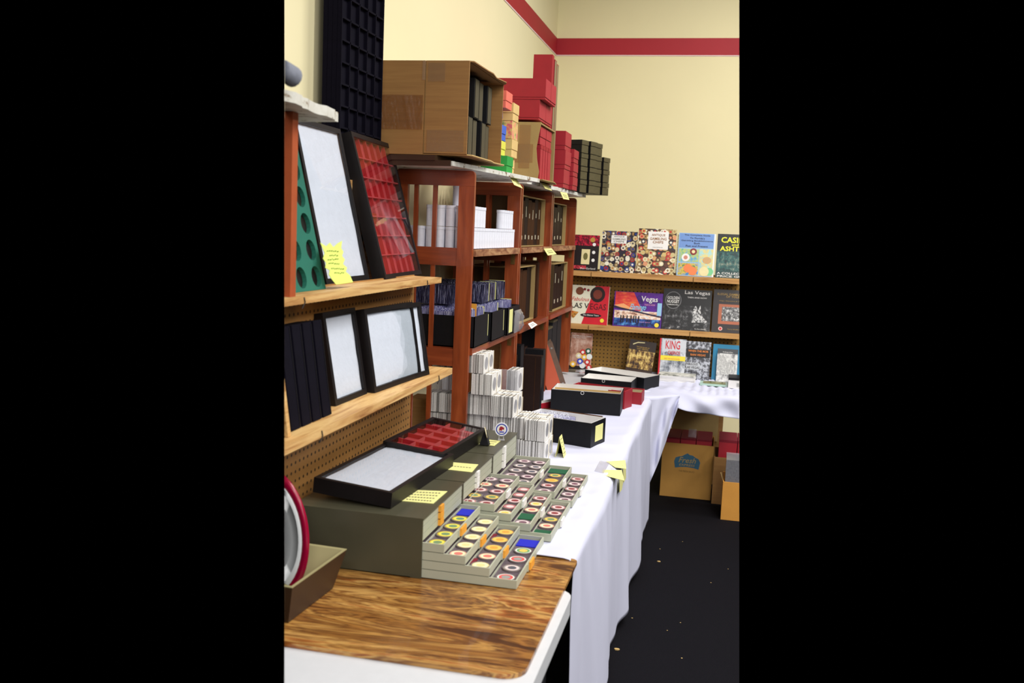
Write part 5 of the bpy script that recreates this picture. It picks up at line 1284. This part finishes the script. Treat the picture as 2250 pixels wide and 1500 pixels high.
MB().grid(lambda u, v: Vector(((u-.5)*2*hw, (v-.5)*.16, .011+.006*math.sin(u*7+v*5))), 14, 6).build('film', M_film, t)
# ------------------------------------------------------------------ cartons under the back table
def carton(label, x0, x1, y0, y1, h, m, rot=0):
    t = thing('floor_carton', label, 'carton', ((x0+x1)/2, (y0+y1)/2, .001), (0, 0, rot)); a, b, th = (x1-x0)/2, (y1-y0)/2, .005
    MB().box(-a, a, -b, -b+th, 0, h).build('near_panel', m, t, .001); MB().box(-a, a, b-th, b, 0, h).build('far_panel', m, t, .001)
    MB().box(-a, -a+th, -b+th, b-th, 0, h).build('side_panel', m, t, .001); MB().box(a-th, a, -b+th, b-th, 0, h).build('side_panel', m, t, .001)
    MB().box(-a+th, a-th, -b+th, b-th, 0, th).build('bottom_panel', m, t); return t, a, b
A_, B_ = P(1449, 1088, 2, 0), P(1561, 1098, 2, 0)
hA = P(1460, 978, 1, A_.y).z+.02
t, a, b = carton('cardboard carton with a blue crest logo under the back table, red boxes inside', A_.x, B_.x, A_.y+.0, A_.y+.32, hA, mat('golden_cardboard', (190, 140, 66), .8, .06, 8, .1))  # golden-brown cardboard of the crest carton
M_logo = K('logo_blue', (62, 104, 128))
lw, lx, lz = .165, .0, hA*.58
MB().prism([(-.082, lz+.03), (-.074, lz+.055), (-.052, lz+.064), (-.036, lz+.066), (-.018, lz+.078), (.0, lz+.088), (.014, lz+.078), (.034, lz+.076), (.05, lz+.064), (.07, lz+.056), (.082, lz+.034), (.074, lz-.012), (.04, lz-.004), (0, lz-.001), (-.04, lz-.004), (-.074, lz-.012)], .0006, 'xz', -b-.0008).build('crest_logo', M_logo, t)
text('logo_lettering', 'Fresh', K('kraftprint', (176, 150, 96)), t, 0, lz+.025, .11, .035, -b-.0016, .01, shear=.3); text('logo_lettering', 'EXPRESS', K('kraftprint', 0), t, 0, lz+.004, .10, .014, -b-.0016, .01, shear=.2)
text('small_print', 'THE FRESH SALAD', K('dimprint', (130, 104, 56)), t, 0, lz-.036, .10, .012, -b-.0008)
for i in range(3):
    tt = thing('red_box', ['left', 'middle', 'right'][i]+' red box inside the carton with the crest logo', 'box', (A_.x+.012+i*.1, A_.y+.015, .012), (0, 0, 0), 'red boxes in the crest carton')
    MB().box(0, .095, 0, .28, 0, hA+.012).build('box_body', M_red, tt, .002); MB().box(-.001, .096, -.001, .281, hA+.012, hA+.022).build('lid', M_maroon, tt, .001)
t, a, b = carton('plain cardboard carton deep under the back table, behind the crest one', -.27, .05, 6.45, 6.75, .52, M_kraft)
MB().box(-a-.02, a-.03, -b-.01, -b-.006, .30, .5).build('hanging_flap', M_kraft2, t)
bag('plastic_bag', 'little crumpled clear bag on the crest carton red boxes', (-.14, 6.10, hA+.03), .05, .06, .02, 31)
C_ = P(1583, 1141, 2, 0); hC = P(1588, 1058, 1, C_.y).z
t, a, b = carton('orange-brown carton holding black wrapped cases at the right edge', C_.x, C_.x+.34, C_.y, C_.y+.26, hC, mat('amber_cardboard', (214, 150, 62), .75, .05, 8, .1))
MB().prism([(0, hC), (0, hC+.002), (-.014, hC+.05), (-.018, hC+.05)], .02, 'xz', -b).build('side_flap', M_kraft2, t).location = (-a, 0, 0)
for i in range(2):
    tt = thing('wrapped_case', ['left', 'right'][i]+' black case in clear wrap standing in the amber carton', 'case', (C_.x+.012+i*.088, C_.y+.02, .01), (0, 0, 0), 'wrapped black cases')
    MB().box(0, .082, 0, .2, 0, .345).build('case_shell', mat('dark_slate', (36, 38, 48), .4), tt, .006, seg=2); MB().box(-.001, .083, -.002, .201, .0, .352).build('clear_wrap', M_film, tt, .004)
t, a, b = carton('taller brown carton behind the amber carton, packed with red boxes', P(1562, 1115, 1, 5.97).x, P(1562, 1115, 1, 5.97).x+.38, 5.97, 6.27, .30, M_kraft)
for i in range(3):
    tt = thing('red_box', ['left', 'middle', 'right'][i]+' red box inside the carton behind the amber carton', 'box', (P(1566, 1115, 1, 5.97).x+.012+i*.115, 5.985, .012), (0, 0, 0), 'red boxes in the brown carton')
    MB().box(0, .11, 0, .26, 0, .385).build('box_body', M_red, tt, .002); MB().box(-.001, .111, -.001, .261, .385, .40).build('lid', M_maroon, tt, .001)
# crumbs on the carpet
random.seed(9)
crumbs = [(1448, 1234, .006), (1355, 1427, .008), (1498, 1446, .003), (1562, 1280, .002), (1389, 1358, .003), (1495, 1368, .002), (1450, 1206, .002), (1466, 1385, .002), (1500, 1190, .002), (1600, 1250, .002)]
for i, (x, y, r) in enumerate(crumbs):
    p = P(x, y, 2, 0); g = MB(); n = 6
    pts = [(p.x+r*1.5*math.cos(2*PI*k/n)*random.uniform(.6, 1.2), p.y+r*math.sin(2*PI*k/n)*random.uniform(.6, 1.2)) for k in range(n)]
    o = g.prism(pts, r*.6, 'xy', .0005).build('paper_scrap', M_kraftin)
    big = i < 2
    tag(o, ['small tan scrap on the black floor beside the tall cloth fold', 'larger tan scrap on the black floor near the front of the cloth'][i] if big else 'tiny pale speck on the black carpet', 'scrap', None if big else 'specks on the carpet')

# ------------------------------------------------------------------ extent of the model
# The photograph shows the hall only between two upright sight planes; what lies past them is unknown and is
# not modelled, so shelves, cloths, cartons and walls are cut off cleanly there.
bpy.context.view_layer.update()
def sight_plane(px, sign):
    d1, d2 = P(px, 0, 1, 1)-Vector((0, 0, CAMH)), P(px, 1500, 1, 1)-Vector((0, 0, CAMH))
    n = d1.cross(d2).normalized(); t = P(px+sign*50, 750, 1, 1)-Vector((0, 0, CAMH))
    return n if n.dot(t) > 0 else -n
O = Vector((0, 0, CAMH)); PL = [sight_plane(625, -1), sight_plane(1624.3, 1)]
for o in [x for x in bpy.data.objects if x.type == 'MESH']:
    mw = o.matrix_world; inv = mw.inverted()
    for n in PL:
        ds = [(mw @ v.co-O).dot(n) for v in o.data.vertices]
        if not ds or max(ds) < 0: continue
        if o.data.users > 1: o.data = o.data.copy()
        bm = bmesh.new(); bm.from_mesh(o.data)
        ln = (mw.to_3x3().transposed() @ n).normalized()
        r = bmesh.ops.bisect_plane(bm, geom=bm.verts[:]+bm.edges[:]+bm.faces[:], plane_co=inv @ O, plane_no=ln, clear_outer=True, dist=1e-6)
        ce = [e for e in r['geom_cut'] if isinstance(e, bmesh.types.BMEdge)]
        if ce:
            try: bmesh.ops.holes_fill(bm, edges=ce, sides=0)
            except Exception: pass
        bm.to_mesh(o.data); bm.free()
    if len(o.data.polygons) == 0: o['dead'] = 1
def drop(o):
    for c in list(o.children): drop(c)
    bpy.data.objects.remove(o)
for nm in [x.name for x in bpy.data.objects if x.get('dead')]:
    o = bpy.data.objects.get(nm)
    if o: drop(o)
for nm in [x.name for x in bpy.data.objects if x.type == 'EMPTY' and not x.children]:
    bpy.data.objects.remove(bpy.data.objects[nm])
